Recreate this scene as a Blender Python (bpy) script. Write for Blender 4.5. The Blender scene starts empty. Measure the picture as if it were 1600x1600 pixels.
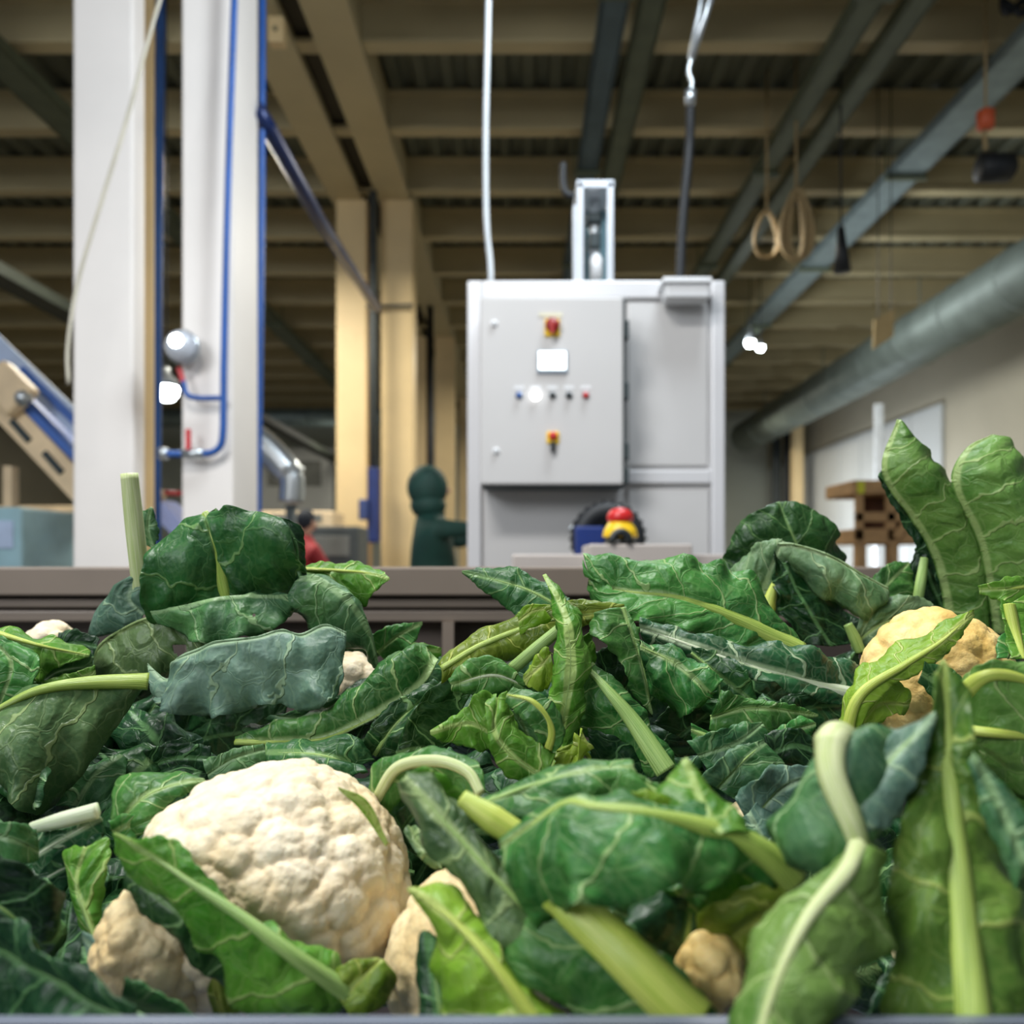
import bpy, bmesh, math, random
from mathutils import Vector, noise, kdtree, Matrix
random.seed(7)
SC = bpy.context.scene
COL = SC.collection
PI = math.pi
ZC = 1.25          # camera height above the floor
F, VX, VY = 1333.3, 818.0, 880.0

# ------------------------------------------------------------------ camera
cd = bpy.data.cameras.new('camera'); cam = bpy.data.objects.new('camera', cd); COL.objects.link(cam)
cam.location = (0, 0, ZC); cam.rotation_euler = (PI/2, 0, 0)
cd.sensor_width = 36; cd.lens = 30; cd.shift_x = -18/1600; cd.shift_y = 80/1600
cd.dof.use_dof = True; cd.dof.focus_distance = 0.76; cd.dof.aperture_fstop = 4.6
cd.clip_start = 0.02; cd.clip_end = 200
SC.camera = cam
# ------------------------------------------------------------------ light
w = bpy.data.worlds.new('world'); SC.world = w; w.use_nodes = True
w.node_tree.nodes['Background'].inputs[0].default_value = (0.88, 0.94, 1.0, 1)
w.node_tree.nodes['Background'].inputs[1].default_value = 0.19
def area(name, loc, rot, sx, sy, e, col=(1, 1, 1)):
    l = bpy.data.lights.new(name, 'AREA'); l.shape = 'RECTANGLE'; l.size = sx; l.size_y = sy; l.energy = e; l.color = col
    o = bpy.data.objects.new(name, l); COL.objects.link(o); o.location = loc; o.rotation_euler = rot
    return o
area('ceiling_light_over_bin', (-0.9, 1.0, 4.2), (math.radians(-4), math.radians(-12), 0), 1.2, 0.6, 98, (1.0, 0.985, 0.96))
area('fill_light_behind', (-4.2, -3.6, 4.4), (math.radians(64), 0, math.radians(-34)), 3.2, 2.2, 190, (0.93, 0.96, 1.0))  # unseen fill added to light machine and pillars from the front; no window
for _y, _x, _e in ((8.4, -3.1, 150), (9.6, 1.7, 170), (15, 0.5, 60), (16, -8, 170), (21, -4.5, 50), (21, 4.5, 150)):
    area('hall_fill_light', (_x, _y, 4.9), (0, 0, 0), 1.2, 1.2, _e, (1.0, 0.94, 0.80))  # unseen fill lights added to brighten floor, pillars and far wall; no fixtures
area('unseen_side_light', (0.6, 3.1, 4.6), (0, math.radians(48), 0), 1.4, 0.6, 75, (0.86, 0.94, 1.0))
area('unseen_side_light', (3.2, 12, 4.7), (0, math.radians(-58), 0), 1.2, 5.0, 115, (0.9, 0.96, 1.0))  # added to brighten the round duct and right wall; no fixture
area('wall_pool_light', (5.8, 18.0, 1.6), (0, math.radians(-98), 0), 1.4, 6.0, 120, (0.8, 0.88, 1.0))  # unseen light added to throw a pool on the right wall
SC.view_settings.view_transform = 'Standard'; SC.view_settings.look = 'None'
SC.view_settings.gamma = 1.0; SC.view_settings.use_curve_mapping = False
SC.view_settings.exposure = 0.48
SC.cycles.use_denoising = True
SC.cycles.max_bounces = 6

# ------------------------------------------------------------------ helpers
def P(x, y, d):
    """the point of the place seen at (x, y) at distance d (metres along the hall)"""
    return Vector(((x-VX)/F*d, d, ZC-(y-VY)/F*d))
def link(o, parent=None):
    COL.objects.link(o)
    if parent: o.parent = parent; o.matrix_parent_inverse = Matrix.Translation(parent.location).inverted()
    return o
def tag(o, label=None, cat=None, group=None, kind=None):
    if label: o['label'] = label
    if cat: o['category'] = cat
    if group: o['group'] = group
    if kind: o['kind'] = kind
    return o
def thing(name, label, cat, loc, group=None):
    o = bpy.data.objects.new(name, None); COL.objects.link(o); o.location = loc; o.empty_display_size = .05
    return tag(o, label, cat, group)
def fin(name, bm, m, parent=None, smooth=False, bev=0, seg=2):
    me = bpy.data.meshes.new(name); bm.normal_update(); bm.to_mesh(me); bm.free()
    me.materials.append(m)
    if smooth:
        for p in me.polygons: p.use_smooth = True
    o = bpy.data.objects.new(name, me); link(o, parent)
    if bev:
        b = o.modifiers.new('bevel', 'BEVEL'); b.width = bev; b.segments = seg; b.limit_method = 'ANGLE'
    return o
def NB(): return bmesh.new()
def box(bm, x0, x1, y0, y1, z0, z1):
    v = [bm.verts.new(c) for c in ((x0,y0,z0),(x1,y0,z0),(x1,y1,z0),(x0,y1,z0),(x0,y0,z1),(x1,y0,z1),(x1,y1,z1),(x0,y1,z1))]
    for f in ((0,3,2,1),(4,5,6,7),(0,1,5,4),(1,2,6,5),(2,3,7,6),(3,0,4,7)): bm.faces.new([v[i] for i in f])
    return bm
def pb(bm, x0, y0, x1, y1, d, t):
    """box whose front face, at distance d, covers that rectangle; t deep"""
    a = P(x0, y1, d); b = P(x1, y0, d)
    return box(bm, a.x, b.x, d, d+t, a.z, b.z)
def tube(bm, pts, radii, n=12, caps=True, flat=1.0):
    pts = [Vector(p) for p in pts]; rings = []
    if not hasattr(radii, '__len__'): radii = [radii]*len(pts)
    up = None
    for i, p in enumerate(pts):
        t = (pts[min(i+1, len(pts)-1)]-pts[max(i-1, 0)]).normalized()
        if up is None:
            up = Vector((0, 1, 0)) if abs(t.y) < .9 else Vector((0, 0, 1))
        up = (up - t*up.dot(t)).normalized(); s = t.cross(up)
        rings.append([bm.verts.new(p + s*math.cos(2*PI*k/n)*radii[i] + up*math.sin(2*PI*k/n)*radii[i]*flat) for k in range(n)])
    for a, b in zip(rings, rings[1:]):
        for k in range(n): bm.faces.new((a[k], a[(k+1)%n], b[(k+1)%n], b[k]))
    if caps: bm.faces.new(rings[0][::-1]); bm.faces.new(rings[-1])
    return bm
def crom(pts, n):
    """smooth resampling of a polyline to n points, even by length"""
    pts = [Vector(p) for p in pts]
    if len(pts) == 1: return pts*n
    q = [pts[0]*2-pts[1]] + pts + [pts[-1]*2-pts[-2]]
    dense = []
    for i in range(1, len(q)-2):
        for k in range(16):
            t = k/16; a, b, c, d = q[i-1], q[i], q[i+1], q[i+2]
            dense.append(.5*((2*b)+(c-a)*t+(2*a-5*b+4*c-d)*t*t+(3*b-a-3*c+d)*t**3))
    dense.append(pts[-1])
    cum = [0]
    for a, b in zip(dense, dense[1:]): cum.append(cum[-1]+(b-a).length)
    out = []; j = 0
    for i in range(n):
        s = cum[-1]*i/(n-1)
        while j < len(cum)-2 and cum[j+1] < s: j += 1
        L = cum[j+1]-cum[j]; out.append(dense[j].lerp(dense[j+1], (s-cum[j])/L if L > 0 else 0))
    return out
def lathe(bm, prof, c, axis='y', n=28):
    """prof: (distance along the axis, radius) pairs; axis y runs away from the viewer"""
    rings = []
    for h, r in prof:
        ring = []
        for k in range(n):
            a = 2*PI*k/n; u, v = math.cos(a)*max(r, 1e-5), math.sin(a)*max(r, 1e-5)
            o = {'y': (u, h, v), 'z': (u, v, h), 'x': (h, u, v)}[axis]
            ring.append(bm.verts.new((c[0]+o[0], c[1]+o[1], c[2]+o[2])))
        rings.append(ring)
    for a, b in zip(rings, rings[1:]):
        for k in range(n): bm.faces.new((a[k], a[(k+1)%n], b[(k+1)%n], b[k]))
    bm.faces.new(rings[0][::-1]); bm.faces.new(rings[-1]); bmesh.ops.recalc_face_normals(bm, faces=bm.faces)
    return bm
# ------------------------------------------------------------------ materials
def mat(name, c, rough=.5, metal=0, var=.12, sc=6, bump=0, em=None, es=0, spec=.5):
    m = bpy.data.materials.new(name); m.use_nodes = True; nt = m.node_tree; b = nt.nodes['Principled BSDF']
    b.inputs['Roughness'].default_value = rough; b.inputs['Metallic'].default_value = metal
    b.inputs['Specular IOR Level'].default_value = spec
    if em: b.inputs['Emission Color'].default_value = (*em, 1); b.inputs['Emission Strength'].default_value = es
    tc = nt.nodes.new('ShaderNodeTexCoord'); nz = nt.nodes.new('ShaderNodeTexNoise'); nz.inputs['Scale'].default_value = sc; nz.inputs['Detail'].default_value = 5
    nt.links.new(tc.outputs['Object'], nz.inputs['Vector'])
    mr = nt.nodes.new('ShaderNodeValToRGB'); e = mr.color_ramp.elements
    e[0].position = .3; e[1].position = .7
    e[0].color = (*[x*(1-var) for x in c], 1); e[1].color = (*[min(1, x*(1+var)) for x in c], 1)
    nt.links.new(nz.outputs['Fac'], mr.inputs[0]); nt.links.new(mr.outputs[0], b.inputs['Base Color'])
    if bump:
        bp = nt.nodes.new('ShaderNodeBump'); bp.inputs['Strength'].default_value = bump; bp.inputs['Distance'].default_value = .01
        nt.links.new(nz.outputs['Fac'], bp.inputs['Height']); nt.links.new(bp.outputs[0], b.inputs['Normal'])
    return m
def lin(r, g, b):
    f = lambda v: (v/255/12.92 if v <= 10 else ((v/255+.055)/1.055)**2.4)
    return (f(r), f(g), f(b))
class G:
    """terse node graph building"""
    def __init__(s, nt): s.nt = nt
    def n(s, t, **k):
        x = s.nt.nodes.new(t)
        for a, v in k.items(): setattr(x, a, v)
        return x
    def put(s, sock, v):
        if hasattr(v, 'is_linked') or isinstance(v, bpy.types.NodeSocket): s.nt.links.new(v, sock)
        else: sock.default_value = v
    def m(s, op, a, b=0.0, c=0.0):
        x = s.n('ShaderNodeMath', operation=op); s.put(x.inputs[0], a); s.put(x.inputs[1], b); s.put(x.inputs[2], c); return x.outputs[0]
    def mix(s, f, a, b):
        x = s.n('ShaderNodeMix', data_type='RGBA'); s.put(x.inputs[0], f); s.put(x.inputs[6], a); s.put(x.inputs[7], b); return x.outputs[2]
    def ss(s, v, lo, hi):
        x = s.n('ShaderNodeMapRange', interpolation_type='SMOOTHSTEP'); s.put(x.inputs[0], v); s.put(x.inputs[1], lo); s.put(x.inputs[2], hi); return x.outputs[0]
def leaf_mat(name, dark, light, vein, rough=.42, trans=.3, tcol=None, bloom=0.0):
    mt = bpy.data.materials.new(name); mt.use_nodes = True; nt = mt.node_tree; g = G(nt)
    b = nt.nodes['Principled BSDF']; out = nt.nodes['Material Output']
    uv = g.n('ShaderNodeUVMap', uv_map='metric'); sp = g.n('ShaderNodeSeparateXYZ'); nt.links.new(uv.outputs[0], sp.inputs[0])
    tc = g.n('ShaderNodeTexCoord')
    def nz(scale, det=3, vec=None):
        x = g.n('ShaderNodeTexNoise'); x.inputs['Scale'].default_value = scale; x.inputs['Detail'].default_value = det
        nt.links.new(vec or tc.outputs['Object'], x.inputs['Vector']); return x.outputs['Fac']
    U, W = sp.outputs[0], sp.outputs[1]
    aW = g.m('ABSOLUTE', W); sg = g.m('SIGN', W)
    n1 = nz(26)
    S = .027
    dist = g.m('MULTIPLY', g.m('SUBTRACT', n1, .5), .026)
    s = g.m('ADD', g.m('SUBTRACT', U, g.m('MULTIPLY', aW, .62)), dist)
    s = g.m('ADD', g.m('DIVIDE', s, S), g.m('MULTIPLY', sg, .27))
    s = g.m('ADD', s, 50.0)
    fr = g.m('FRACT', s); d1 = g.m('MULTIPLY', g.m('SUBTRACT', .5, g.m('ABSOLUTE', g.m('SUBTRACT', fr, .5))), S)
    wd = g.m('MAXIMUM', g.m('SUBTRACT', .00095, g.m('MULTIPLY', aW, .009)), .0004)
    v1 = g.m('SUBTRACT', 1.0, g.ss(d1, g.m('MULTIPLY', wd, .5), g.m('MULTIPLY', wd, 1.35)))
    # finer net of veins
    add = g.n('ShaderNodeVectorMath', operation='ADD'); cn = g.n('ShaderNodeCombineXYZ'); nt.links.new(g.m('MULTIPLY', n1, .02), cn.inputs[0]); nt.links.new(g.m('MULTIPLY', nz(31), .02), cn.inputs[1])
    nt.links.new(uv.outputs[0], add.inputs[0]); nt.links.new(cn.outputs[0], add.inputs[1])
    vo = g.n('ShaderNodeTexVoronoi', feature='DISTANCE_TO_EDGE'); vo.inputs['Scale'].default_value = 62; nt.links.new(add.outputs[0], vo.inputs['Vector'])
    v2 = g.m('MULTIPLY', g.m('SUBTRACT', 1.0, g.ss(vo.outputs['Distance'], .004, .036)), .27)
    vo3 = g.n('ShaderNodeTexVoronoi', feature='DISTANCE_TO_EDGE'); vo3.inputs['Scale'].default_value = 210; nt.links.new(add.outputs[0], vo3.inputs['Vector'])
    v3 = g.m('MULTIPLY', g.m('SUBTRACT', 1.0, g.ss(vo3.outputs['Distance'], .02, .12)), .13)
    v0 = g.m('SUBTRACT', 1.0, g.ss(aW, .0008, .0024))
    v = g.m('MAXIMUM', g.m('MAXIMUM', v1, v0), g.m('MAXIMUM', v2, v3))
    oi = g.n('ShaderNodeObjectInfo')
    big = g.ss(nz(11, 4), .33, .68)
    base = g.mix(big, (*dark, 1), (*light, 1))
    # paler tissue beside the veins
    near = g.m('MULTIPLY', g.m('SUBTRACT', 1.0, g.ss(d1, .0, .006)), .28)
    base = g.mix(near, base, (*[x*1.5 for x in light], 1))
    if bloom: base = g.mix(g.m('MULTIPLY', g.ss(nz(20, 5), .45, .7), bloom), base, (*lin(128, 158, 150), 1))
    hs = g.n('ShaderNodeHueSaturation'); nt.links.new(base, hs.inputs['Color'])
    g.put(hs.inputs['Value'], g.m('ADD', .86, g.m('MULTIPLY', oi.outputs['Random'], .3)))
    g.put(hs.inputs['Hue'], g.m('ADD', .49, g.m('MULTIPLY', oi.outputs['Random'], .02)))
    col = g.mix(g.m('MULTIPLY', v, .78), hs.outputs[0], (*vein, 1))
    nt.links.new(col, b.inputs['Base Color'])
    b.inputs['Roughness'].default_value = rough; b.inputs['Specular IOR Level'].default_value = .38
    bl = g.ss(vo.outputs['Distance'], .0, .32)
    hgt = g.m('ADD', g.m('ADD', g.m('MULTIPLY', g.m('MAXIMUM', v1, v2), .45), g.m('MULTIPLY', bl, .75)), g.m('ADD', g.m('MULTIPLY', nz(95, 4), .5), g.m('MULTIPLY', nz(34, 3), 1.3)))
    bp = g.n('ShaderNodeBump'); bp.inputs['Strength'].default_value = .7; bp.inputs['Distance'].default_value = .0034
    nt.links.new(hgt, bp.inputs['Height']); nt.links.new(bp.outputs[0], b.inputs['Normal'])
    tr = g.n('ShaderNodeBsdfTranslucent'); nt.links.new(bp.outputs[0], tr.inputs['Normal'])
    g.put(tr.inputs['Color'], g.mix(.55, col, (*(tcol or (.22, .42, .03)), 1)))
    mx = g.n('ShaderNodeMixShader'); mx.inputs[0].default_value = trans
    nt.links.new(b.outputs[0], mx.inputs[1]); nt.links.new(tr.outputs[0], mx.inputs[2]); nt.links.new(mx.outputs[0], out.inputs['Surface'])
    return mt
V_ = lin(168, 196, 128)
LM = {
 'dark':  leaf_mat('leaf_dark_green', lin(20, 60, 24), lin(44, 94, 42), lin(126, 164, 100), trans=.22),
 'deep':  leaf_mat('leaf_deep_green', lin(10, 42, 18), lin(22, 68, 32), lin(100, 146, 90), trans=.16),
 'blue':  leaf_mat('leaf_bluish_waxy', lin(66, 104, 84), lin(112, 146, 128), lin(156, 184, 146), rough=.5, trans=.15, bloom=.45),
 'teal':  leaf_mat('leaf_teal_green', lin(42, 92, 46), lin(78, 128, 70), lin(146, 180, 126), rough=.45, trans=.18, bloom=.18),
 'mid':   leaf_mat('leaf_mid_green', lin(38, 100, 42), lin(78, 140, 62), V_, trans=.25),
 'bright':leaf_mat('leaf_bright_green', lin(66, 132, 34), lin(112, 168, 58), lin(190, 214, 128), trans=.35),
 'lime':  leaf_mat('leaf_lime_green', lin(112, 156, 34), lin(158, 190, 66), lin(208, 220, 130), trans=.38, tcol=(.4, .5, .04)),
 'olive': leaf_mat('leaf_olive_underside', lin(58, 92, 52), lin(98, 128, 78), lin(160, 182, 120), trans=.25),
 'moss':  leaf_mat('leaf_moss_green', lin(66, 108, 34), lin(108, 144, 58), lin(178, 196, 104), trans=.3),
 'pale':  leaf_mat('leaf_pale_green', lin(72, 122, 46), lin(122, 164, 80), lin(180, 204, 132), trans=.28),
 'grey':  leaf_mat('leaf_greyish_green', lin(72, 112, 66), lin(122, 152, 108), lin(170, 194, 144), rough=.5, trans=.2, bloom=.15),
 'white': leaf_mat('leaf_dark_white_veins', lin(22, 66, 36), lin(46, 98, 58), lin(186, 206, 164), trans=.18),
 'sun':   leaf_mat('leaf_young_yellow_green', lin(88, 122, 28), lin(128, 152, 50), lin(196, 206, 104), trans=.35, tcol=(.4, .45, .03)),
}
def rib_mat(name, c0, c1):
    mt = bpy.data.materials.new(name); mt.use_nodes = True; nt = mt.node_tree; g = G(nt); b = nt.nodes['Principled BSDF']
    uv = g.n('ShaderNodeUVMap', uv_map='metric'); mp = g.n('ShaderNodeMapping'); mp.inputs['Scale'].default_value = (9, 3.0, 1)
    nt.links.new(uv.outputs[0], mp.inputs[0]); nz = g.n('ShaderNodeTexNoise'); nz.inputs['Scale'].default_value = 3.2; nz.inputs['Detail'].default_value = 4
    nt.links.new(mp.outputs[0], nz.inputs['Vector'])
    nt.links.new(g.mix(g.ss(nz.outputs['Fac'], .3, .7), (*c0, 1), (*c1, 1)), b.inputs['Base Color'])
    b.inputs['Roughness'].default_value = .38; b.inputs['Subsurface Weight'].default_value = .12; b.inputs['Subsurface Radius'].default_value = (.006, .008, .002); b.inputs['Subsurface Scale'].default_value = .5
    bp = g.n('ShaderNodeBump'); bp.inputs['Strength'].default_value = .5; bp.inputs['Distance'].default_value = .0015
    nt.links.new(nz.outputs['Fac'], bp.inputs['Height']); nt.links.new(bp.outputs[0], b.inputs['Normal'])
    return mt
RM = {'d': rib_mat('rib_dull_green', lin(74, 116, 62), lin(104, 144, 84)), 'p': rib_mat('rib_pale_cream_green', lin(178, 196, 122), lin(216, 222, 176)), 'y': rib_mat('rib_yellow_green', lin(128, 158, 62), lin(176, 196, 98)), 'w': rib_mat('rib_pale_white', lin(186, 204, 158), lin(226, 232, 206)),
      'g': rib_mat('rib_green', lin(120, 158, 76), lin(166, 194, 116)), 'l': rib_mat('rib_lime', lin(158, 184, 62), lin(200, 210, 104))}
def curd_mat(name, c0, c1, c2):
    mt = bpy.data.materials.new(name); mt.use_nodes = True; nt = mt.node_tree; g = G(nt); b = nt.nodes['Principled BSDF']
    tc = g.n('ShaderNodeTexCoord')
    n1 = g.n('ShaderNodeTexNoise'); n1.inputs['Scale'].default_value = 16; n1.inputs['Detail'].default_value = 4; nt.links.new(tc.outputs['Object'], n1.inputs['Vector'])
    at = g.n('ShaderNodeAttribute', attribute_name='crease')
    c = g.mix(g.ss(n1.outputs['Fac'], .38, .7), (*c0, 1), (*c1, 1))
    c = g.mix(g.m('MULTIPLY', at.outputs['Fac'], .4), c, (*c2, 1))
    nt.links.new(c, b.inputs['Base Color']); b.inputs['Roughness'].default_value = .62
    b.inputs['Subsurface Weight'].default_value = .18; b.inputs['Subsurface Radius'].default_value = (.006, .004, .002); b.inputs['Subsurface Scale'].default_value = .5
    vo = g.n('ShaderNodeTexVoronoi'); vo.inputs['Scale'].default_value = 260; nt.links.new(tc.outputs['Object'], vo.inputs['Vector'])
    vo2 = g.n('ShaderNodeTexVoronoi'); vo2.inputs['Scale'].default_value = 620; nt.links.new(tc.outputs['Object'], vo2.inputs['Vector'])
    h = g.m('ADD', g.m('SUBTRACT', 1.0, vo.outputs['Distance']), g.m('MULTIPLY', g.m('SUBTRACT', 1.0, vo2.outputs['Distance']), .35))
    bp = g.n('ShaderNodeBump'); bp.inputs['Strength'].default_value = .38; bp.inputs['Distance'].default_value = .0011
    nt.links.new(h, bp.inputs['Height']); nt.links.new(bp.outputs[0], b.inputs['Normal'])
    return mt
CM = {'cream': curd_mat('curd_cream', lin(234, 224, 198), lin(226, 207, 166), lin(214, 182, 128)),
      'tan': curd_mat('curd_tan', lin(230, 214, 172), lin(214, 190, 138), lin(184, 150, 92)),
      'yellow': curd_mat('curd_yellow', lin(240, 214, 146), lin(232, 196, 112), lin(206, 156, 66))}
# ------------------------------------------------------------------ hall
concrete = mat('floor_concrete', lin(92, 90, 86), .6, var=.15, sc=1.5)
cream = mat('paint_cream_steel', lin(190, 176, 136), .55, var=.06, sc=2)
creamcol = mat('paint_cream_pillar', lin(226, 200, 150), .5, var=.06, sc=2)
whitecol = mat('paint_white_pillar', lin(238, 232, 226), .45, var=.04, sc=2)
deckm = mat('roof_deck_dark', lin(104, 108, 92), .6, var=.15, sc=2)
galv = mat('galvanised_steel', lin(126, 142, 144), .42, .55, var=.18, sc=5)
greens = mat('tray_olive_steel', lin(98, 106, 86), .5, .3, var=.15, sc=5)
wallm = mat('wall_beige_panel', lin(176, 168, 146), .7, var=.06, sc=.8)
wallw = mat('white_rack_and_light_patch', lin(190, 192, 188), .65, var=.05, sc=.8)
def struct(name, bm, m, **k):
    o = fin(name, bm, m, **k); o['kind'] = 'structure'; return o
struct('floor', box(NB(), -14, 8.2, -6, 28.4, -.1, 0), concrete)
struct('wall_far', box(NB(), -14, 8.4, 28, 28.3, 0, 6.6), mat('wall_far_grey_green', lin(190, 196, 184), .7, var=.05, sc=.8))
struct('wall_right', box(NB(), 8.0, 8.3, 4, 28, 0, 6.6), wallm)
struct('wall_left', box(NB(), -14.3, -14, 4, 28.3, 0, 6.6), wallm)
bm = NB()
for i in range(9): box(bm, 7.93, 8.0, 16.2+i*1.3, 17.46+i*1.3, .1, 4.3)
struct('wall_light_patch', bm, wallw, bev=.01)  # pool of light on the right wall, put in as white panels
# trapezoid roof deck, ribs run along the hall
bm = NB(); z0 = ZC+5.03; xs = -14.0; k = 0; prof = []
while xs < 8.4:
    prof += [(xs, z0), (xs+.10, z0), (xs+.14, z0+.07), (xs+.24, z0+.07)]; xs += .28
va = [bm.verts.new((x, 4.2, z)) for x, z in prof]; vb = [bm.verts.new((x, 28.3, z)) for x, z in prof]
for i in range(len(prof)-1): bm.faces.new((va[i], vb[i], vb[i+1], va[i+1]))
o = struct('ceiling', bm, deckm); sm = o.modifiers.new('sheet', 'SOLIDIFY'); sm.thickness = .02
for i in range(14):                                   # cross beams, I-section
    y = 7.62-1.5*1+i*1.5; zb = ZC+4.6
    bm = NB(); box(bm, -13.9, 7.9, y-.09, y+.09, zb, zb+.04); box(bm, -13.9, 7.9, y-.03, y+.03, zb+.04, zb+.38); box(bm, -13.9, 7.9, y-.09, y+.09, zb+.38, zb+.42)
    struct('ceiling_beam', bm, cream)
for x0, x1 in ((-2.40, -2.01), (-1.81, -1.42)):       # twin girders over the twin pillars
    bm = NB(); zb = ZC+4.52
    box(bm, x0, x1, 3.4, 27.9, zb, zb+.05); box(bm, x0+.02, x1-.02, 3.4, 27.9, zb+.05, zb+.5)
    struct('ceiling_beam', bm, cream)
struct('ceiling_beam', box(NB(), -2.03, -1.79, 3.4, 27.9, ZC+4.68, ZC+4.72), mat('girder_gap_shade', lin(52, 48, 34), .7))  # dark plate added across the girder gap, its shade put into the colour
for y in (10.6, 17.0, 23.4):
    for x0, x1 in ((-2.33, -1.95), (-1.77, -1.38)):
        bm = NB(); box(bm, x0, x1, y, y+.4, 0, ZC+4.52); box(bm, x0-.03, x1+.03, y-.03, y+.43, 0, .3)
        struct('pillar', bm, creamcol, bev=.012)
a = P(113, 880, 4.5); b = P(208, 880, 4.5)
bm = NB(); box(bm, a.x, b.x, 4.5, 4.65, 0, 5.77); struct('pillar', bm, whitecol, bev=.015)
a = P(283, 880, 4.5); b = P(364, 880, 4.5)
bm = NB(); box(bm, a.x, b.x, 4.5, 4.93, 0, 5.77); struct('pillar', bm, whitecol, bev=.015)
bm = NB(); box(bm, 7.28, 7.55, 23, 23.3, 0, 5.8); struct('pillar', bm, creamcol, bev=.01)
# ------------------------------------------------------------------ services under the roof
def along(name, label, cat, m, X, h, w_, t, y0, y1, group=None, rail=True):
    """long tray hung under the beams, running down the hall: bottom sheet, two side lips, hangers"""
    t_ = thing(name, label, cat, (X, y0, ZC+h), group)
    bm = NB(); box(bm, X-w_/2, X+w_/2, y0, y1, ZC+h, ZC+h+.012)
    for s in (-1, 1): box(bm, X+s*w_/2-.012, X+s*w_/2+.012, y0, y1, ZC+h, ZC+h+t)
    fin('tray_channel', bm, m, t_)
    if rail:
        y = y0+1.2
        while y < y1:
            bm = NB()
            box(bm, X-w_/2-.05, X+w_/2+.05, y-.03, y+.03, ZC+h-.05, ZC+h-.005)
            for s in (-1, 1): box(bm, X+s*(w_/2+.04)-.008, X+s*(w_/2+.04)+.008, y-.008, y+.008, ZC+h-.04, ZC+5.02)
            y += 3.0; fin('hanger', bm, greens, t_)
    return t_
bluegrey = mat('tray_blue_grey', lin(92, 110, 118), .45, .4, var=.15, sc=4)
along('cable_tray', 'dark blue-grey cable tray above the control machine, left of the pair', 'cable tray', bluegrey, .72, 4.42, .20, .1, 5.4, 24)
along('cable_tray', 'olive cable tray above the control machine, right of the pair', 'cable tray', greens, 1.02, 4.42, .19, .1, 5.4, 24, rail=False)
along('cable_tray', 'narrow olive tray right of the black hanging cable, left of its pair', 'cable tray', greens, 2.72, 4.4, .2, .1, 5.4, 25)
along('cable_tray', 'narrow olive tray right of the black hanging cable, right of its pair', 'cable tray', greens, 3.12, 4.4, .18, .1, 5.4, 25, rail=False)
along('cable_tray', 'wide pale galvanised cable tray running down to the far lamps on the right', 'cable tray', galv, 4.3, 4.36, .36, .09, 5.4, 25)
along('cable_tray', 'olive cable tray crossing the roof at the far left behind the white pillar', 'cable tray', greens, -4.6, 4.38, .3, .1, 5.4, 25)
along('cable_tray', 'low grey cable tray at the left edge above the inclined conveyor', 'cable tray', mat('tray_dark_olive', lin(54, 60, 52), .6), -5.2, 2.8, .26, .12, 6, 24, rail=False)
def duct(name, label, pts, r, m, bands=True):
    t_ = thing(name, label, 'air duct', pts[0]); fin('duct_pipe', tube(NB(), pts, r, 28), m, t_, True)
    a, b = Vector(pts[0]), Vector(pts[-1]); n = int((b-a).length/1.5); d = (b-a).normalized()
    for i in range(1, n):
        c = a+d*1.5*i; fin('joint_ring', tube(NB(), [c-d*.03, c+d*.03], r*1.03, 28), m, t_, True)
        if i % 3 == 1: fin('hanger', tube(NB(), [c, Vector((c.x, c.y, ZC+5.02))], .012, 6), m, t_)
    return t_
duct('air_duct', 'large round galvanised duct running along the right wall', [(6.5, 8, ZC+3.7), (6.5, 25, ZC+3.7)], .44, mat('duct_dull_steel', lin(116, 126, 118), .5, .25, var=.15, sc=3))
duct('air_duct', 'pale horizontal duct crossing the hall behind the left pillars', [(-13, 22, ZC+3.75), (-1.9, 22, ZC+3.75)], .24, galv)
whitepl = mat('plastic_white', lin(226, 228, 230), .45, var=.03)
blackr = mat('rubber_black', lin(26, 30, 34), .55, var=.2)
steel = mat('steel_bright', lin(190, 196, 200), .3, .85, var=.08)
def wire(name, label, cat, pts, r, m, n=60):
    o = fin(name, tube(NB(), crom(pts, n), r, 10), m, None, True); return tag(o, label, cat)
wire('cable', 'white conduit cable dropping from the roof to the control machine', 'cable', [P(765, -90, 4.2), P(762, 60, 4.2), P(759, 200, 4.2), P(760, 340, 4.2), P(766, 410, 4.2), P(767, 444, 4.2)], .014, mat('cable_white', lin(196, 202, 206), .5))
t_ = thing('suspension_rod', 'silver rods and hook holding the black cable near the roof', 'suspension rod', P(1080, 100, 4.3))
bm = NB(); tube(bm, [P(1135, -120, 4.3), P(1110, 0, 4.3), P(1080, 92, 4.3)], .018, 10); tube(bm, [P(1112, -120, 4.32), P(1096, 0, 4.32), P(1078, 92, 4.32)], .014, 10); fin('rod', bm, steel, t_, True)
bm = NB(); tube(bm, crom([P(1080, 92, 4.3), P(1076, 112, 4.3), P(1081, 128, 4.3), P(1079, 145, 4.3)], 20), .012, 8); tube(bm, [P(1079, 142, 4.3), P(1078, 162, 4.3)], .028, 12); fin('hook', bm, steel, t_, True)
wire('cable', 'black hose cable hanging from a silver hook behind the control machine', 'cable', [P(1079, 158, 4.45), P(1077, 230, 4.45), P(1067, 340, 4.45), P(1062, 440, 4.45)], .024, blackr)
wire('cable', 'thin pale cable slanting across the left white pillar', 'cable', [P(262, -40, 4.0), P(235, 50, 4.0), P(200, 180, 4.0), P(160, 310, 4.0), P(122, 440, 4.0), P(106, 540, 4.0), P(107, 600, 4.0)], .009, mat('cable_beige', lin(196, 190, 172), .5))
navy = mat('paint_navy_pipe', lin(30, 48, 96), .3, .3)
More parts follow.
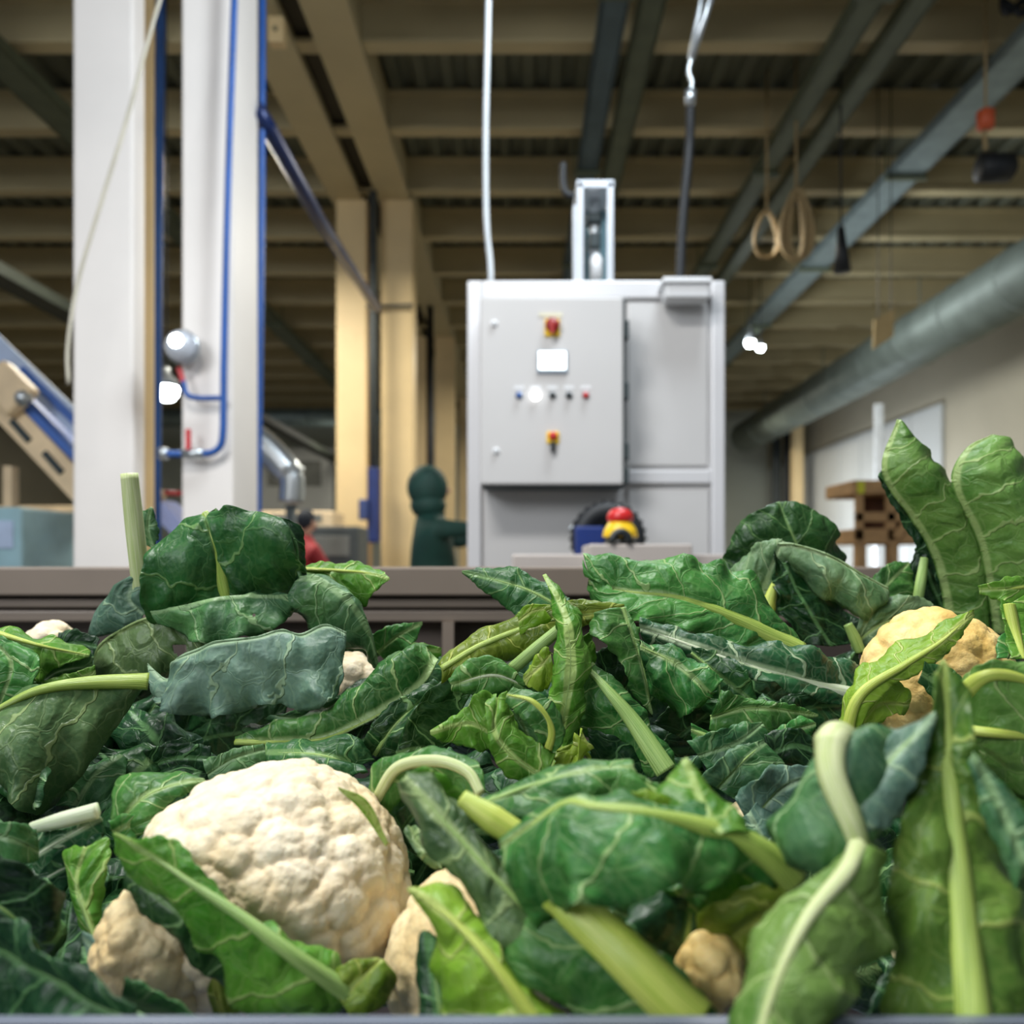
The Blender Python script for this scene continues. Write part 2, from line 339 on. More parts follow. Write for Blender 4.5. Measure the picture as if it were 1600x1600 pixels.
o = fin('brace_pipe', tube(NB(), [P(400, 170, 4.9), P(418, 198, 5.0), P(500, 345, 6.5), P(588, 482, 9.5)], .05, 16), navy, None, True); tag(o, 'dark navy glossy pipe slanting from white pillar to cream pillar', 'pipe')
bluep = mat('paint_blue_pipe', lin(30, 84, 160), .35, .1)
redp = mat('paint_red', lin(188, 40, 44), .4)
t_ = thing('water_pipe', 'blue pipework with red valve handles on the right white pillar', 'pipe', P(350, 700, 4.42))
bm = NB(); tube(bm, crom([P(368, -60, 4.42), P(364, 60, 4.42), P(356, 300, 4.42), P(350, 560, 4.42), P(348, 680, 4.42), P(338, 703, 4.42), P(318, 709, 4.42), P(248, 709, 4.42)], 90), .018, 12); tube(bm, crom([P(349, 622, 4.42), P(310, 622, 4.42), P(292, 616, 4.42), P(286, 595, 4.42)], 30), .014, 10); fin('pipe_run', bm, bluep, t_, True)
bm = NB(); tube(bm, [P(250, 709, 4.42), P(262, 709, 4.42)], .032, 12); fin('pipe_fitting', bm, steel, t_, True); bm = NB(); tube(bm, [P(286, 709, 4.42), P(318, 709, 4.42)], .026, 12); fin('pipe_fitting', bm, steel, t_, True)
bm = NB(); pb(bm, 289, 670, 297, 703, 4.40, .02); fin('valve_handle', bm, redp, t_, bev=.004)
bm = NB(); tube(bm, [P(280, 575, 4.42), P(286, 597, 4.42)], .015, 10); fin('valve_handle', bm, redp, t_)
for x, r, lab, yy in ((247, .026, 'vertical blue pipe standing behind the left white pillar', 4.9), (409, .021, 'vertical blue pipe along the right white pillar far edge', 4.98)):
    o = fin('water_pipe', tube(NB(), [P(x, -250, yy), P(x+1, -100, yy), P(x, 300, yy), P(x-6, 760, yy), P(x-6, 1180, yy)] if x > 300 else [P(x+6, -250, yy), P(x+3, 100, yy), P(x, 400, yy), P(x-3, 760, yy), P(x-3, 1100, yy)], r, 14), bluep, None, True); tag(o, lab, 'pipe')
lampm = mat('lamp_glow', (1, 1, 1), .3, em=(.85, .95, 1), es=22)
housing = mat('lamp_housing', lin(150, 155, 158), .3, .6)
def lamp(x, y, d, r, lab, es_mat=lampm):
    c = P(x, y, d); r = r*1.0; t_ = thing('hanging_lamp', lab, 'lamp', c)
    fin('lamp_shade', lathe(NB(), [(0, r*1.0), (r*.5, r*.9), (r*1.0, r*.35), (r*1.5, r*.3), (r*1.5, 0)], c, 'z'), housing, t_, True)
    fin('lamp_bulb', lathe(NB(), [(-r*1.2, r*.1), (-r*1.1, r*.5), (-r*.7, r*.85), (-r*.2, r*.95), (0, r*.85), (.01, 0)], c, 'z'), es_mat, t_, True)
    fin('cord', tube(NB(), [c+Vector((0, 0, r*1.4)), Vector((c.x, c.y, ZC+5.03))], .008, 8), blackr, t_)
lamp(260, 604, 7.5, .11, 'bright glowing lamp between the two white pillars')
lamp(1172, 533, 14, .085, 'left lamp of the small cluster beside the control machine')
lamp(1188, 541, 14.6, .07, 'right lamp of the small cluster beside the control machine')
lamp(1183, 508, 16, .09, 'dim upper lamp above the small cluster of lit lamps', mat('lamp_dim', lin(160, 190, 120), .4, em=(.6, .8, .45), es=.8))
glassm = mat('lamp_dome_glass', lin(176, 182, 192), .12, 0, em=(.9, .95, 1), es=.06)
c = P(283, 541, 4.38); t_ = thing('wall_lamp', 'round glass bulkhead lamp on the right white pillar', 'lamp', c)
fin('lamp_base', lathe(NB(), [(0, .088), (.03, .088), (.1, .06)], c), steel, t_, True)
fin('lamp_dome', lathe(NB(), [(-.07, .004), (-.066, .03), (-.05, .056), (-.025, .074), (.0, .082), (.01, .05)], c), glassm, t_, True)
fin('lamp_bulb', lathe(NB(), [(-.082, .004), (-.078, .026), (-.066, .034), (-.04, .03)], c+Vector((0, 0, .012))), lampm, t_, True)
# coiled hoses, hoist, signs hanging on the right
tan = mat('rope_tan', lin(168, 146, 104), .7, var=.15, sc=30)
def coil(name, lab, x, y, d, rx, rz, turns):
    c = P(x, y, d); pts = []
    for i in range(turns*22):
        a = i/22*2*PI; j_ = i//22; k = .35+.65*((j_*.618) % 1) if turns > 3 else 1-.12*j_; pts.append(c+Vector((math.sin(a)*rx*k*(.72-.28*math.cos(a)), .04*math.sin(j_*2.1), math.cos(a)*rz*(.88+.12*k))))
    pts = pts+[c+Vector((0, 0, rz*1.1)), Vector((c.x, c.y, ZC+5.03))]
    o = fin(name, tube(NB(), pts, .014, 6), tan, None, True); tag(o, lab, 'rope')
coil('rope_coil', 'large coil of tan rope hanging under the trays', 1244, 352, 8.5, .23, .36, 13)
coil('rope_coil', 'thin loop of tan rope left of the large coil', 1198, 365, 8.7, .17, .24, 2)
t_ = thing('chain_hoist', 'small orange hoist block hanging at the right under the roof', 'hoist', P(1540, 190, 7.4))
fin('hoist_body', lathe(NB(), [(-.09, .03), (-.08, .07), (.06, .075), (.09, .03)], P(1540, 186, 7.4), 'z'), mat('hoist_orange', lin(220, 100, 60), .5), t_, True)
bm = NB(); tube(bm, [P(1538, 204, 7.4), P(1540, 235, 7.4)], .02, 8); tube(bm, [Vector((P(1540, 60, 7.4).x, 7.4, ZC+5.03)), P(1540, 172, 7.4)], .012, 8); fin('hoist_chain', bm, tan, t_)
c = P(1556, 262, 7.4); fin('hoist_motor', lathe(NB(), [(-.16, .08), (-.14, .12), (.12, .12), (.16, .07)], c, 'x'), blackr, t_, True)
bm = NB(); tube(bm, [P(1314, 355, 8.2), P(1316, 425, 8.2)], [.03, .085], 10); tube(bm, [Vector((P(1313, 250, 8.2).x, 8.2, ZC+5.03)), P(1314, 358, 8.2)], .01, 6)
tag(fin('pendant_lamp', bm, blackr, None, True), 'dark unlit conical pendant hanging across the pale tray', 'lamp')
t_ = thing('cardboard_sign', 'tan rectangular board hanging in front of the wall duct', 'sign', P(1385, 515, 9))
bm = NB(); q = [P(1366, 500, 9), P(1398, 482, 9), P(1396, 525, 9), P(1364, 546, 9)]; vs = [bm.verts.new(v) for v in q]+[bm.verts.new(v+Vector((0, .01, 0))) for v in q]
for f in ((3, 2, 1, 0), (4, 5, 6, 7), (0, 1, 5, 4), (1, 2, 6, 5), (2, 3, 7, 6), (3, 0, 4, 7)): bm.faces.new([vs[i] for i in f])
fin('board', bm, mat('cardboard', lin(196, 172, 122), .8), t_)
bm = NB(); tube(bm, [P(1372, 497, 9), Vector((P(1372, 497, 9).x, 9, ZC+5.03))], .006, 6); tube(bm, [P(1392, 486, 9), Vector((P(1392, 486, 9).x, 9, ZC+5.03))], .006, 6); fin('wire', bm, blackr, t_)
bm = NB(); tube(bm, crom([P(1600, 0, 7), P(1572, 20, 7), P(1568, -8, 7), P(1580, -30, 7), P(1610, -20, 7), P(1600, 20, 7), P(1570, 5, 7)], 50), .03, 8); tag(fin('hose_loop', bm, blackr, None, True), 'black hose loop at the top right corner', 'hose')

# ------------------------------------------------------------------ control machine
mgrey = mat('machine_grey_paint', lin(202, 201, 200), .42, .05, var=.03, sc=2)
mlite = mat('machine_frame_paint', lin(214, 214, 216), .38, .1, var=.03, sc=2)
mbox = mat('switchbox_grey_paint', lin(197, 196, 195), .45, .0, var=.02, sc=3)
dgap = mat('gasket_dark', lin(40, 52, 54), .6)
yel = mat('plastic_yellow', lin(238, 196, 30), .4, var=.04); red = mat('plastic_red', lin(196, 34, 34), .35, var=.05)
DM = 4.0
mc = thing('control_machine', 'tall light grey machine housing with a switch cabinet on its front', 'machine', (0, DM+.4, 0))
bm = NB(); a = P(734, 442, DM+.03); b = P(1130, 0, DM); box(bm, a.x, b.x, DM+.03, DM+1.0, .05, a.z); fin('housing', bm, mgrey, mc, bev=.01)
bm = NB(); fl = 1300
pb(bm, 730, 438, 752, fl, DM, .05); pb(bm, 1112, 438, 1133, fl, DM, .05); pb(bm, 752, 438, 1112, 466, DM, .05); pb(bm, 976, 734, 1112, 756, DM, .05)
fin('frame', bm, mlite, mc, bev=.008)
for r in ((982, 472, 1106, 728), (982, 764, 1108, 1050), (758, 764, 974, 1050)):
    fin('panel', pb(NB(), *r, DM+.012, .03), mgrey, mc, bev=.006)
cab = thing('switch_cabinet', None, None, P(864, 758, 3.82)); del cab
cbx = fin('switch_cabinet', pb(NB(), 752, 466, 975, 757, 3.80, .215), mbox, mc, bev=.012); cbx['label'] = 'light grey switch cabinet with screen and buttons'
door = fin('cabinet_door', pb(NB(), 750, 464, 974, 757, 3.77, .028), mbox, mc, bev=.008)
for y0, y1 in ((500, 528), (597, 623), (692, 718), (731, 756)):
    fin('hinge', pb(NB(), 975, y0, 983, y1, 3.765, .06), dgap, mc, bev=.004)
fin('seal', pb(NB(), 974.5, 468, 978, 756, 3.79, .03), dgap, mc)
fin('seal', pb(NB(), 754, 757, 976, 761, 3.79, .2), dgap, mc)
DF = 3.77
def disc(name, x, y, r, m, pr=.012, par=door, dome=True):
    c = P(x, y, DF); return fin(name, lathe(NB(), [(-pr, r*.55 if dome else r*.95), (-pr*.8, r*.85 if dome else r), (0, r), (.004, r*.9)], c), m, par, True)
for x, y in ((772, 506), (775, 705)):
    disc('lock', x, y, .016, whitepl); disc('key_slot', x, y, .006, dgap, .014)
fin('name_plate', pb(NB(), 842, 488, 879, 495, DF-.003, .004), mat('label_cream', lin(214, 212, 190), .6), door)
fin('switch_plate', pb(NB(), 851, 498, 875, 525, DF-.012, .012), yel, door, bev=.004)
s_ = disc('rotary_switch', 863, 510, .031, mat('switch_dark_red', lin(140, 28, 28), .4), .035, dome=False)
fin('switch_grip', pb(NB(), 860, 501, 866, 520, DF-.05, .02), mat('switch_red2', lin(160, 34, 30), .4), door, bev=.003)
fin('screen_bezel', pb(NB(), 839, 547, 887, 583, DF-.012, .012), mat('bezel_grey', lin(140, 152, 164), .4), door, bev=.003)
fin('screen', pb(NB(), 842, 549, 884, 577, DF-.016, .006), mat('screen_lit', (.8, .95, 1), .2, em=(.86, .96, 1), es=2.2), door)
blackp = mat('plastic_black', lin(30, 36, 38), .4)
btn = {811: mat('button_blue', lin(30, 90, 170), .35), 837: mat('button_lit_white', (1, 1, 1), .3, em=(1, 1, 1), es=3.5), 863: blackp, 889: blackp, 915: red}
for x, m_ in btn.items():
    disc('button_ring', x, 618, .018, steel, .006); disc('push_button', x, 618, .021 if x == 837 else .0145, m_, .02)
    fin('button_label', pb(NB(), x-8, 603, x+8, 608, DF-.002, .003), whitepl, door)
fin('stop_plate', pb(NB(), 854, 674, 874, 693, DF-.01, .01), yel, door, bev=.006)
disc('stop_button', 864, 682, .02, red, .035)
fin('key_handle', pb(NB(), 860, 690, 867, 706, DF-.03, .02), blackp, door, bev=.003)
jb = thing('junction_box', 'white junction box mounted at the top right of the control machine', 'junction box', P(1074, 465, 3.9))
bm = NB(); pb(bm, 1040, 438, 1110, 465, 3.86, .12); fin('box_body', bm, whitepl, jb, bev=.012)
fin('box_cover', pb(NB(), 1036, 432, 1113, 441, 3.84, .16), whitepl, jb, bev=.006)
# lift tower on the roof of the machine
tw = thing('lift_tower', 'aluminium lift frame standing on top of the control machine', 'lift frame', P(930, 438, 4.3))
alu = mat('aluminium', lin(206, 212, 220), .35, .5, var=.05)
bm = NB(); D_ = 4.3
for x in (902, 949): pb(bm, x, 284, x+10, 473, D_, .04); pb(bm, x+1, 284, x+9, 500, D_+.3, .04)
pb(bm, 901, 281, 960, 293, D_, .34); fin('tower_frame', bm, alu, tw, bev=.004)
fin('side_plate', pb(NB(), 896, 320, 902, 442, D_+.02, .1), alu, tw)
bm = NB(); tube(bm, [P(929, 292, D_+.15), P(929, 440, D_+.15)], .026, 14); fin('lift_screw', bm, steel, tw, True)
bm = NB(); pb(bm, 917, 330, 941, 346, D_+.1, .1); fin('lift_carriage', bm, dgap, tw, bev=.01); bm = NB(); pb(bm, 921, 362, 939, 386, D_+.1, .1); fin('lift_carriage', bm, dgap, tw, bev=.01)
fin('lift_motor', lathe(NB(), [(-.07, .0), (-.07, .03), (.02, .034), (.05, .015)], P(932, 412, D_+.1), 'z'), whitepl, tw, True)
fin('back_plate', pb(NB(), 914, 300, 948, 440, D_+.28, .01), mat('plate_teal', lin(96, 130, 140), .4, .3), tw)
bm = NB(); tube(bm, crom([P(897, 305, 4.5), P(885, 302, 4.5), P(880, 285, 4.5), P(880, 255, 4.5)], 20), .018, 8); tag(fin('pipe_hook', bm, blackr, None, True), 'small bent dark pipe left of the lift frame top', 'pipe')
# wheel opening, drive wheel and front ledge with emergency stop
wh = thing('drive_wheel', 'black drive wheel with a blue guard at the machine foot', 'wheel', P(950, 862, 3.6))
c = P(950, 842, 3.6)
fin('tyre', lathe(NB(), [(0, .06), (-.05, .09), (-.06, .13), (-.04, .152), (.03, .157), (.1, .15), (.12, .05)], c), blackr, wh, True)
bm = NB()
for k in range(26):
    a_ = 2*PI*k/26; bmesh.ops.create_cube(bm, size=1, matrix=Matrix.Translation(c+Vector((math.cos(a_)*.158, .03, math.sin(a_)*.158))) @ Matrix.Rotation(-a_, 4, 'Y') @ Matrix.Diagonal((.006, .12, .012, 1)))
fin('tread', bm, blackr, wh)
fin('wheel_guard', pb(NB(), 898, 822, 945, 900, 3.5, .03), mat('paint_deep_blue', lin(16, 44, 110), .4), wh, bev=.01)
disc('bolt', 893, 826, .013, steel, .01, wh)
lg = thing('front_ledge', 'pale sheet metal ledge box in front of the control machine', 'ledge', (0.35, 2.6, 0))
ledm = mat('ledge_paint', lin(186, 178, 172), .4, .1, var=.04)
bm = NB(); pb(bm, 920, 850, 1082, 1000, 2.6, .3); fin('box_body', bm, ledm, lg, bev=.006)
bm = NB(); pb(bm, 800, 866, 1150, 1500, 2.66, .4); fin('ledge_body', bm, ledm, lg, bev=.006)
es = thing('emergency_stop', 'red mushroom emergency stop button with yellow collar on the ledge', 'emergency stop', P(970, 850, 2.66))
c = P(969, 812, 2.68)
fin('stop_button', lathe(NB(), [(-.01, .034), (.0, .042), (.016, .041), (.030, .03), (.037, .012), (.038, .0)], c, 'z'), red, es, True)
fin('button_mark', lathe(NB(), [(.036, .008), (.0395, .007), (.040, .0)], c, 'z'), whitepl, es, True)
fin('yellow_collar', lathe(NB(), [(-.055, .054), (-.05, .056), (-.03, .05), (-.008, .036), (-.004, .03)], c, 'z'), yel, es, True)
fin('base', lathe(NB(), [(-.078, .05), (-.07, .048), (-.055, .04)], c, 'z'), blackp, es, True)
bm = NB(); c2 = P(970, 848, 2.60); tube(bm, [c2+Vector((math.cos(a)*.027, 0, math.sin(a)*.033)) for a in [i*PI/10 for i in range(11)]], .012, 8); fin('key_guard', bm, blackp, es, True)

# ------------------------------------------------------------------ left side machinery
beige = mat('paint_beige', lin(226, 202, 164), .45); bluel = mat('belt_blue', lin(52, 98, 178), .4, var=.1); bluw = mat('panel_pale_blue', lin(178, 196, 224), .4)
def slab(bm, x0, y0, x1, y1, th, d, t):
    """beam slanting in the plane at distance d: centre line, thickness in px, depth t"""
    a, b = P(x0, y0, d), P(x1, y1, d); u = (b-a).normalized(); n = Vector((-u.z, 0, u.x)); h = th/F*d/2
    q = [a+n*h, b+n*h, b-n*h, a-n*h]; vs = [bm.verts.new(v) for v in q]+[bm.verts.new(v+Vector((0, t, 0))) for v in q]
    for f in ((3, 2, 1, 0), (4, 5, 6, 7), (0, 1, 5, 4), (1, 2, 6, 5), (2, 3, 7, 6), (3, 0, 4, 7)): bm.faces.new([vs[i] for i in f])
    bmesh.ops.recalc_face_normals(bm, faces=bm.faces); return bm
cv = thing('inclined_conveyor', 'beige and blue inclined conveyor at the left behind the white pillar', 'conveyor', P(60, 900, 5.6))
fin('side_frame', slab(NB(), -60, 570, 175, 820, 40, 5.6, .06), beige, cv, bev=.01)
for x, y in ((30, 672), (81, 722)):
    fin('slot', slab(NB(), x-14, y-16, x+15, y+17, 11, 5.585, .02), dgap, cv, bev=.008)
fin('belt', slab(NB(), -40, 555, 190, 790, 12, 5.62, .7), bluel, cv)
fin('side_guard', slab(NB(), -30, 520, 200, 740, 34, 5.75, .03), bluw, cv, bev=.01)
fin('guard_rail', slab(NB(), 30, 575, 200, 740, 12, 5.72, .04), bluel, cv, bev=.01)
fin('drive_cover', slab(NB(), -20, 580, 30, 630, 60, 5.5, .12), beige, cv, bev=.03)
fin('roller', tube(NB(), [P(36, 622, 5.5), P(36, 622, 6.3)], .05, 16), steel, cv, True)
bm = NB(); box(bm, P(-10, 0, 5.6).x, P(4, 0, 5.6).x, 5.7, 5.78, 0, 1.9); box(bm, P(120, 0, 5.6).x, P(132, 0, 5.6).x, 5.7, 5.78, 0, 1.45); fin('leg', bm, beige, cv)
def simple_machine(name, lab, cat, x0, y0, x1, y1, d, m, m2):
    t_ = thing(name, lab, cat, (P((x0+x1)/2, 0, d).x, d, 0)); a, b = P(x0, y1, d), P(x1, y0, d)
    box_ = NB(); box(box_, a.x, b.x, d, d+.6, .25, b.z); fin('body', box_, m, t_, bev=.02)
    bm = NB(); pb(bm, x0+(x1-x0)*.15, y0+(y1-y0)*.2, x1-(x1-x0)*.15, y0+(y1-y0)*.6, d-.01, .012); fin('cover', bm, m2, t_, bev=.004)
    bm = NB()
    for x in (a.x+.05, b.x-.05):
        for y in (d+.05, d+.55): box(bm, x-.03, x+.03, y-.03, y+.03, 0, .26)
    fin('leg', bm, m2, t_)
clut = mat('machine_mid_grey', lin(120, 122, 116), .6); clut2 = mat('machine_dark', lin(70, 76, 76), .6); pale = mat('bin_pale_blue', lin(150, 186, 196), .5)
simple_machine('storage_bin', 'pale blue bin at the left edge below the conveyor', 'bin', -60, 792, 34, 900, 5.0, pale, bluw)
simple_machine('packing_machine', 'grey machine body under the inclined conveyor', 'machine', 50, 835, 150, 900, 8.6, clut2, clut)
simple_machine('packing_table', 'beige work table behind the machine under the conveyor', 'table', -10, 790, 160, 840, 10.0, beige, clut)
simple_machine('control_desk', 'small dark grey desk beside the left white pillar', 'desk', 96, 800, 118, 850, 7.5, clut2, bluel)
bx_ = slab(NB(), 238, 788, 420, 970, 26, 5.6, .3); tag(fin('chute', bx_, mat('panel_lavender', lin(150, 160, 205), .4), None, bev=.01), 'pale lavender slanting chute seen between the white pillars', 'chute')
t_ = thing('shutoff_valve', 'red valve lever low between the white pillars', 'valve', P(250, 775, 5.2))
fin('valve_body', tube(NB(), [P(236, 768, 5.2), P(256, 776, 5.2)], .035, 12), beige, t_, True); fin('lever', tube(NB(), [P(250, 770, 5.2), P(284, 771, 5.2)], .014, 8), redp, t_, True); c = P(246, 773, 5.2); fin('standpipe', tube(NB(), [(c.x, 5.2, 0), (c.x, 5.2, c.z)], .02, 8), steel, t_, True)
t_ = thing('discharge_chute', 'bent silver discharge pipe behind the right white pillar', 'chute', P(455, 785, 6.2))
fin('pipe', tube(NB(), crom([P(380, 672, 6.2), P(415, 700, 6.2), P(445, 732, 6.2), P(456, 750, 6.2), P(455, 785, 6.2)], 30), [.11]*20+[.09]*10, 18), steel, t_, True)
fin('flange', tube(NB(), [P(440, 727, 6.2), P(470, 742, 6.2)], .06, 14), steel, t_, True); c = P(455, 785, 6.2); fin('lower_pipe', tube(NB(), [(c.x, 6.2, 0), (c.x, 6.2, c.z-.02)], .04, 12), clut2, t_, True)
simple_machine('packing_table', 'beige packing table behind the person in red', 'table', 405, 798, 520, 826, 9.5, beige, clut)
simple_machine('packing_machine', 'dark machinery behind the right white pillar', 'machine', 470, 822, 560, 900, 9.0, clut2, clut)
simple_machine('storage_rack', 'long grey rack along the far wall on the left', 'rack', 400, 700, 520, 800, 24.0, wallw, clut)
t_ = thing('hanging_box', 'tall blue box hanging between the cream pillars', 'box', P(580, 850, 10.2))
fin('box_body', pb(NB(), 574, 730, 591, 848, 10.2, .15), mat('paint_royal_blue', lin(16, 40, 104), .5), t_, bev=.01)
fin('clip', pb(NB(), 560, 780, 575, 812, 10.15, .1), navy, t_, bev=.01)
fin('downpipe', tube(NB(), [P(583, 300, 10.3), P(583, 730, 10.3)], .05, 12), clut2, t_, True)
for x, r, lab in ((672, .06, 'thin dark pipe right of the near cream pillars'), (1213, .14, 'dark downpipe by the far right corner')):
    d = 15 if x < 800 else 25; c = P(x, 880, d); tag(fin('downpipe', tube(NB(), [(c.x, d, 0), (c.x, d, ZC+(4.6 if x > 800 else 4.5))], r, 14), blackr if x < 800 else clut2, None, True), lab, 'pipe')
c = P(1230, 880, 24); tag(fin('downpipe', tube(NB(), [(c.x, 24, 0), (c.x, 24, ZC+5.0)], .1, 14), blackr, None, True), 'thin black pipe beside the far right pillar', 'pipe')

# right: bright post, timber stand
c = P(1371, 632, 15.5); tag(fin('marker_post', box(NB(), c.x-.07, c.x+.07, 15.4, 15.5, 0, c.z), mat('post_white', lin(236, 240, 242), .5), None, bev=.01), 'white upright post in front of the right wall', 'post')
wood = mat('timber', lin(160, 126, 84), .7, var=.2, sc=9); woodd = mat('timber_dark', lin(92, 58, 36), .7, var=.2)
t_ = thing('wooden_crate_stand', 'brown timber crate on legs in front of the right wall', 'crate', P(1395, 880, 6.5)); d = 6.5
bm = NB(); pb(bm, 1333, 750, 1460, 772, d, .6); fin('top_board', bm, wood, t_, bev=.008)
bm = NB(); pb(bm, 1338, 772, 1350, 845, d, .05); pb(bm, 1386, 772, 1400, 845, d, .05); pb(bm, 1448, 772, 1460, 845, d, .05); pb(bm, 1338, 826, 1460, 850, d, .6); pb(bm, 1338, 800, 1460, 815, d, .04); fin('frame', bm, wood, t_, bev=.006)
bm = NB(); pb(bm, 1350, 774, 1448, 826, d+.3, .2); fin('inner_box', bm, woodd, t_)
for x in (1340, 1390, 1445): fin('leg', pb(NB(), x, 850, x+14, 1135, d, .09), wood, t_)
fin('brace', slab(NB(), 1400, 840, 1440, 790, 12, d-.03, .03), wood, t_)
tag(fin('tape_mark', pb(NB(), 1340, 752, 1351, 771, 6.49, .008), mat('tape_yellow', lin(190, 190, 50), .6), None), 'yellow tape strip on the corner of the timber crate', 'tape')

# ------------------------------------------------------------------ people in the background
skin = mat('skin', lin(196, 150, 124), .55)
def skinned(name, joints, edges, m, parent, sub=2, root=0):
    me = bpy.data.meshes.new(name); me.from_pydata([j[0] for j in joints], edges, []); me.materials.append(m)
    o = bpy.data.objects.new(name, me); link(o, parent)
    s = o.modifiers.new('skin', 'SKIN'); s.use_smooth_shade = True
    if not me.skin_vertices: 
        me.skin_vertices.new() if hasattr(me.skin_vertices, 'new') else None
    return o, me
def figure(lab, base, face, s, jacket, trous, headm, arms, lean=0.0, hood=False, hair=None):
    """standing figure at base, turned by face; arms: per side elbow and hand positions in body space"""
    t_ = thing('person', lab, 'person', base)
    R_ = Matrix.Rotation(face, 4, 'Z'); Lc = lambda x, y, z: Vector(base)+(R_ @ Vector((x*s, y*s+lean*max(0, z-.95)*s, z*s)))
    def grow(name, J, E, m):
        me = bpy.data.meshes.new(name); me.from_pydata([tuple(Lc(*j[:3])) for j in J], E, []); me.materials.append(m)
        o = bpy.data.objects.new(name, me); link(o, t_); bpy.context.view_layer.objects.active = o
        o.modifiers.new('skin', 'SKIN').use_smooth_shade = True
        if not len(me.skin_vertices): bpy.context.view_layer.update()
        for i, j in enumerate(J):
            me.skin_vertices[0].data[i].radius = (j[3]*s, j[4]*s)
        me.skin_vertices[0].data[0].use_root = True
        u = o.modifiers.new('sub', 'SUBSURF'); u.levels = 2; u.render_levels = 2; return o
    def legs(k): return [(0, 0, .95, .14*k, .11*k)]+[(sx*.09, 0, .88, .085*k, .09*k) for sx in (-1, 1)]+[(sx*.1, -.01, .5, .058*k, .06*k) for sx in (-1, 1)]+[(sx*.1, .01, .1, .04*k, .045*k) for sx in (-1, 1)]
    LE = [(0, 1), (0, 2), (1, 3), (2, 4), (3, 5), (4, 6)]
    def torso(k): 
        J = [(0, 0, .97, .145*k, .11*k), (0, 0, 1.18, .15*k, .11*k), (0, 0, 1.38, .16*k, .1*k), (0, 0, 1.5, .1*k, .08*k), (0, .01, 1.57, .07*k, .07*k)]; E = [(0, 1), (1, 2), (2, 3), (3, 4)]
        for sd, (el, ha) in zip((-1, 1), arms):
            i = len(J); J += [(sd*.18, 0, 1.4, .06*k, .06*k), (*el, .046*k, .046*k), (*ha, .034*k, .034*k)]; E += [(2, i), (i, i+1), (i+1, i+2)]
        return J, E
    J, E = torso(.92); n = len(J); J = J+[(0, 0.01, 1.56, .055, .055), (0, .0, 1.64, .078, .092), (0, .0, 1.72, .075, .09)]; E = E+[(4, n), (n, n+1), (n+1, n+2)]
    lj = legs(.9)[1:]; m0 = len(J); J += lj; E += [(0, m0), (0, m0+1), (m0, m0+2), (m0+1, m0+3), (m0+2, m0+4), (m0+3, m0+5)]
    for a_ in (4, 5): E.append((m0+a_, len(J))); J.append(((-1, 1)[a_-4]*.11, -.12, .04, .035, .03))
    for k, (el, ha) in enumerate(arms):                    # palm and five fingers
        h = Vector(ha); dr = (h-Vector(el)).normalized(); sd = Vector((1, 0, 0)).cross(dr).normalized(); i0 = 5+3*k+2
        pi = len(J); pm = h+dr*.06; J.append((*pm, .03, .018)); E.append((i0, pi))
    grow('body', J, E, skin)
    Jt, Et = torso(1.14); Jt[0] = (0, 0, .84, .15, .12); grow('jacket', Jt, Et, jacket)
    grow('trousers', legs(1.12), LE, trous)
    for sx in (-1, 1):
        bm = NB(); bmesh.ops.create_uvsphere(bm, u_segments=14, v_segments=8, radius=1, matrix=Matrix.Translation(Lc(sx*.11, -.06, .045)) @ R_ @ Matrix.Diagonal((.05*s, .14*s, .05*s, 1))); fin('shoe', bm, blackr, t_, True)
    for k, (el, ha) in enumerate(arms):
        h = Vector(ha); dr = (h-Vector(el)).normalized(); sd = dr.cross(Vector((0, 1, .2))).normalized()
        for f in range(5):
            off = (f-1.5)*.018; L_ = (.075, .085, .08, .062, .05)[f]
            b0 = h+dr*(.085 if f < 4 else .03)+sd*(off if f < 4 else (-.035))
            p = [b0-dr*.03, b0+dr*L_*.5+Vector((0, 0, -.004)), b0+dr*L_+Vector((0, 0, -.018))] if f < 4 else [b0, b0+dr*.03-sd*.025, b0+dr*.06-sd*.03]
            fin('finger', tube(NB(), crom([Lc(*q) for q in p], 6), [.009*s, .009*s, .0085*s, .008*s, .007*s, .004*s], 8), skin, t_, True)
    c = Lc(0, .0, 1.68)
    def sph(name, off, sc_, m):
        bm = NB(); bmesh.ops.create_uvsphere(bm, u_segments=20, v_segments=14, radius=1, matrix=Matrix.Translation(c+R_ @ (Vector(off)*s)) @ R_ @ Matrix.Diagonal((*[q*s for q in sc_], 1))); fin(name, bm, m, t_, True)
    if hood: sph('hood', (0, .035, .0), (.12, .135, .15), headm); sph('hood_collar', (0, .03, -.12), (.12, .12, .09), headm)
    else: sph('hair', (0, .02, .03), (.09, .1, .105), hair)
    sph('nose', (0, -.1, -.02), (.014, .02, .02), skin)
    for sx in (-1, 1): sph('eye', (sx*.032, -.085, .01), (.011, .008, .008), whitepl); sph('ear', (sx*.082, 0, -.01), (.012, .02, .03), skin)
    sph('mouth', (0, -.087, -.06), (.024, .008, .006), redp)
gj = mat('jacket_dark_green', lin(16, 58, 50), .7, var=.2, sc=12); dk = mat('cloth_dark', lin(26, 32, 42), .75)
c = P(676, 880, 6.0); figure('person in a dark green hooded jacket reaching toward the control machine', (c.x, 6.0, 0), PI*.58, 1.06, gj, gj, gj, (((-.17, -.26, 1.40), (-.12, -.46, 1.60)), ((.2, -.24, 1.32), (.14, -.42, 1.5))), hood=True)
rj = mat('jacket_red', lin(150, 34, 40), .7)
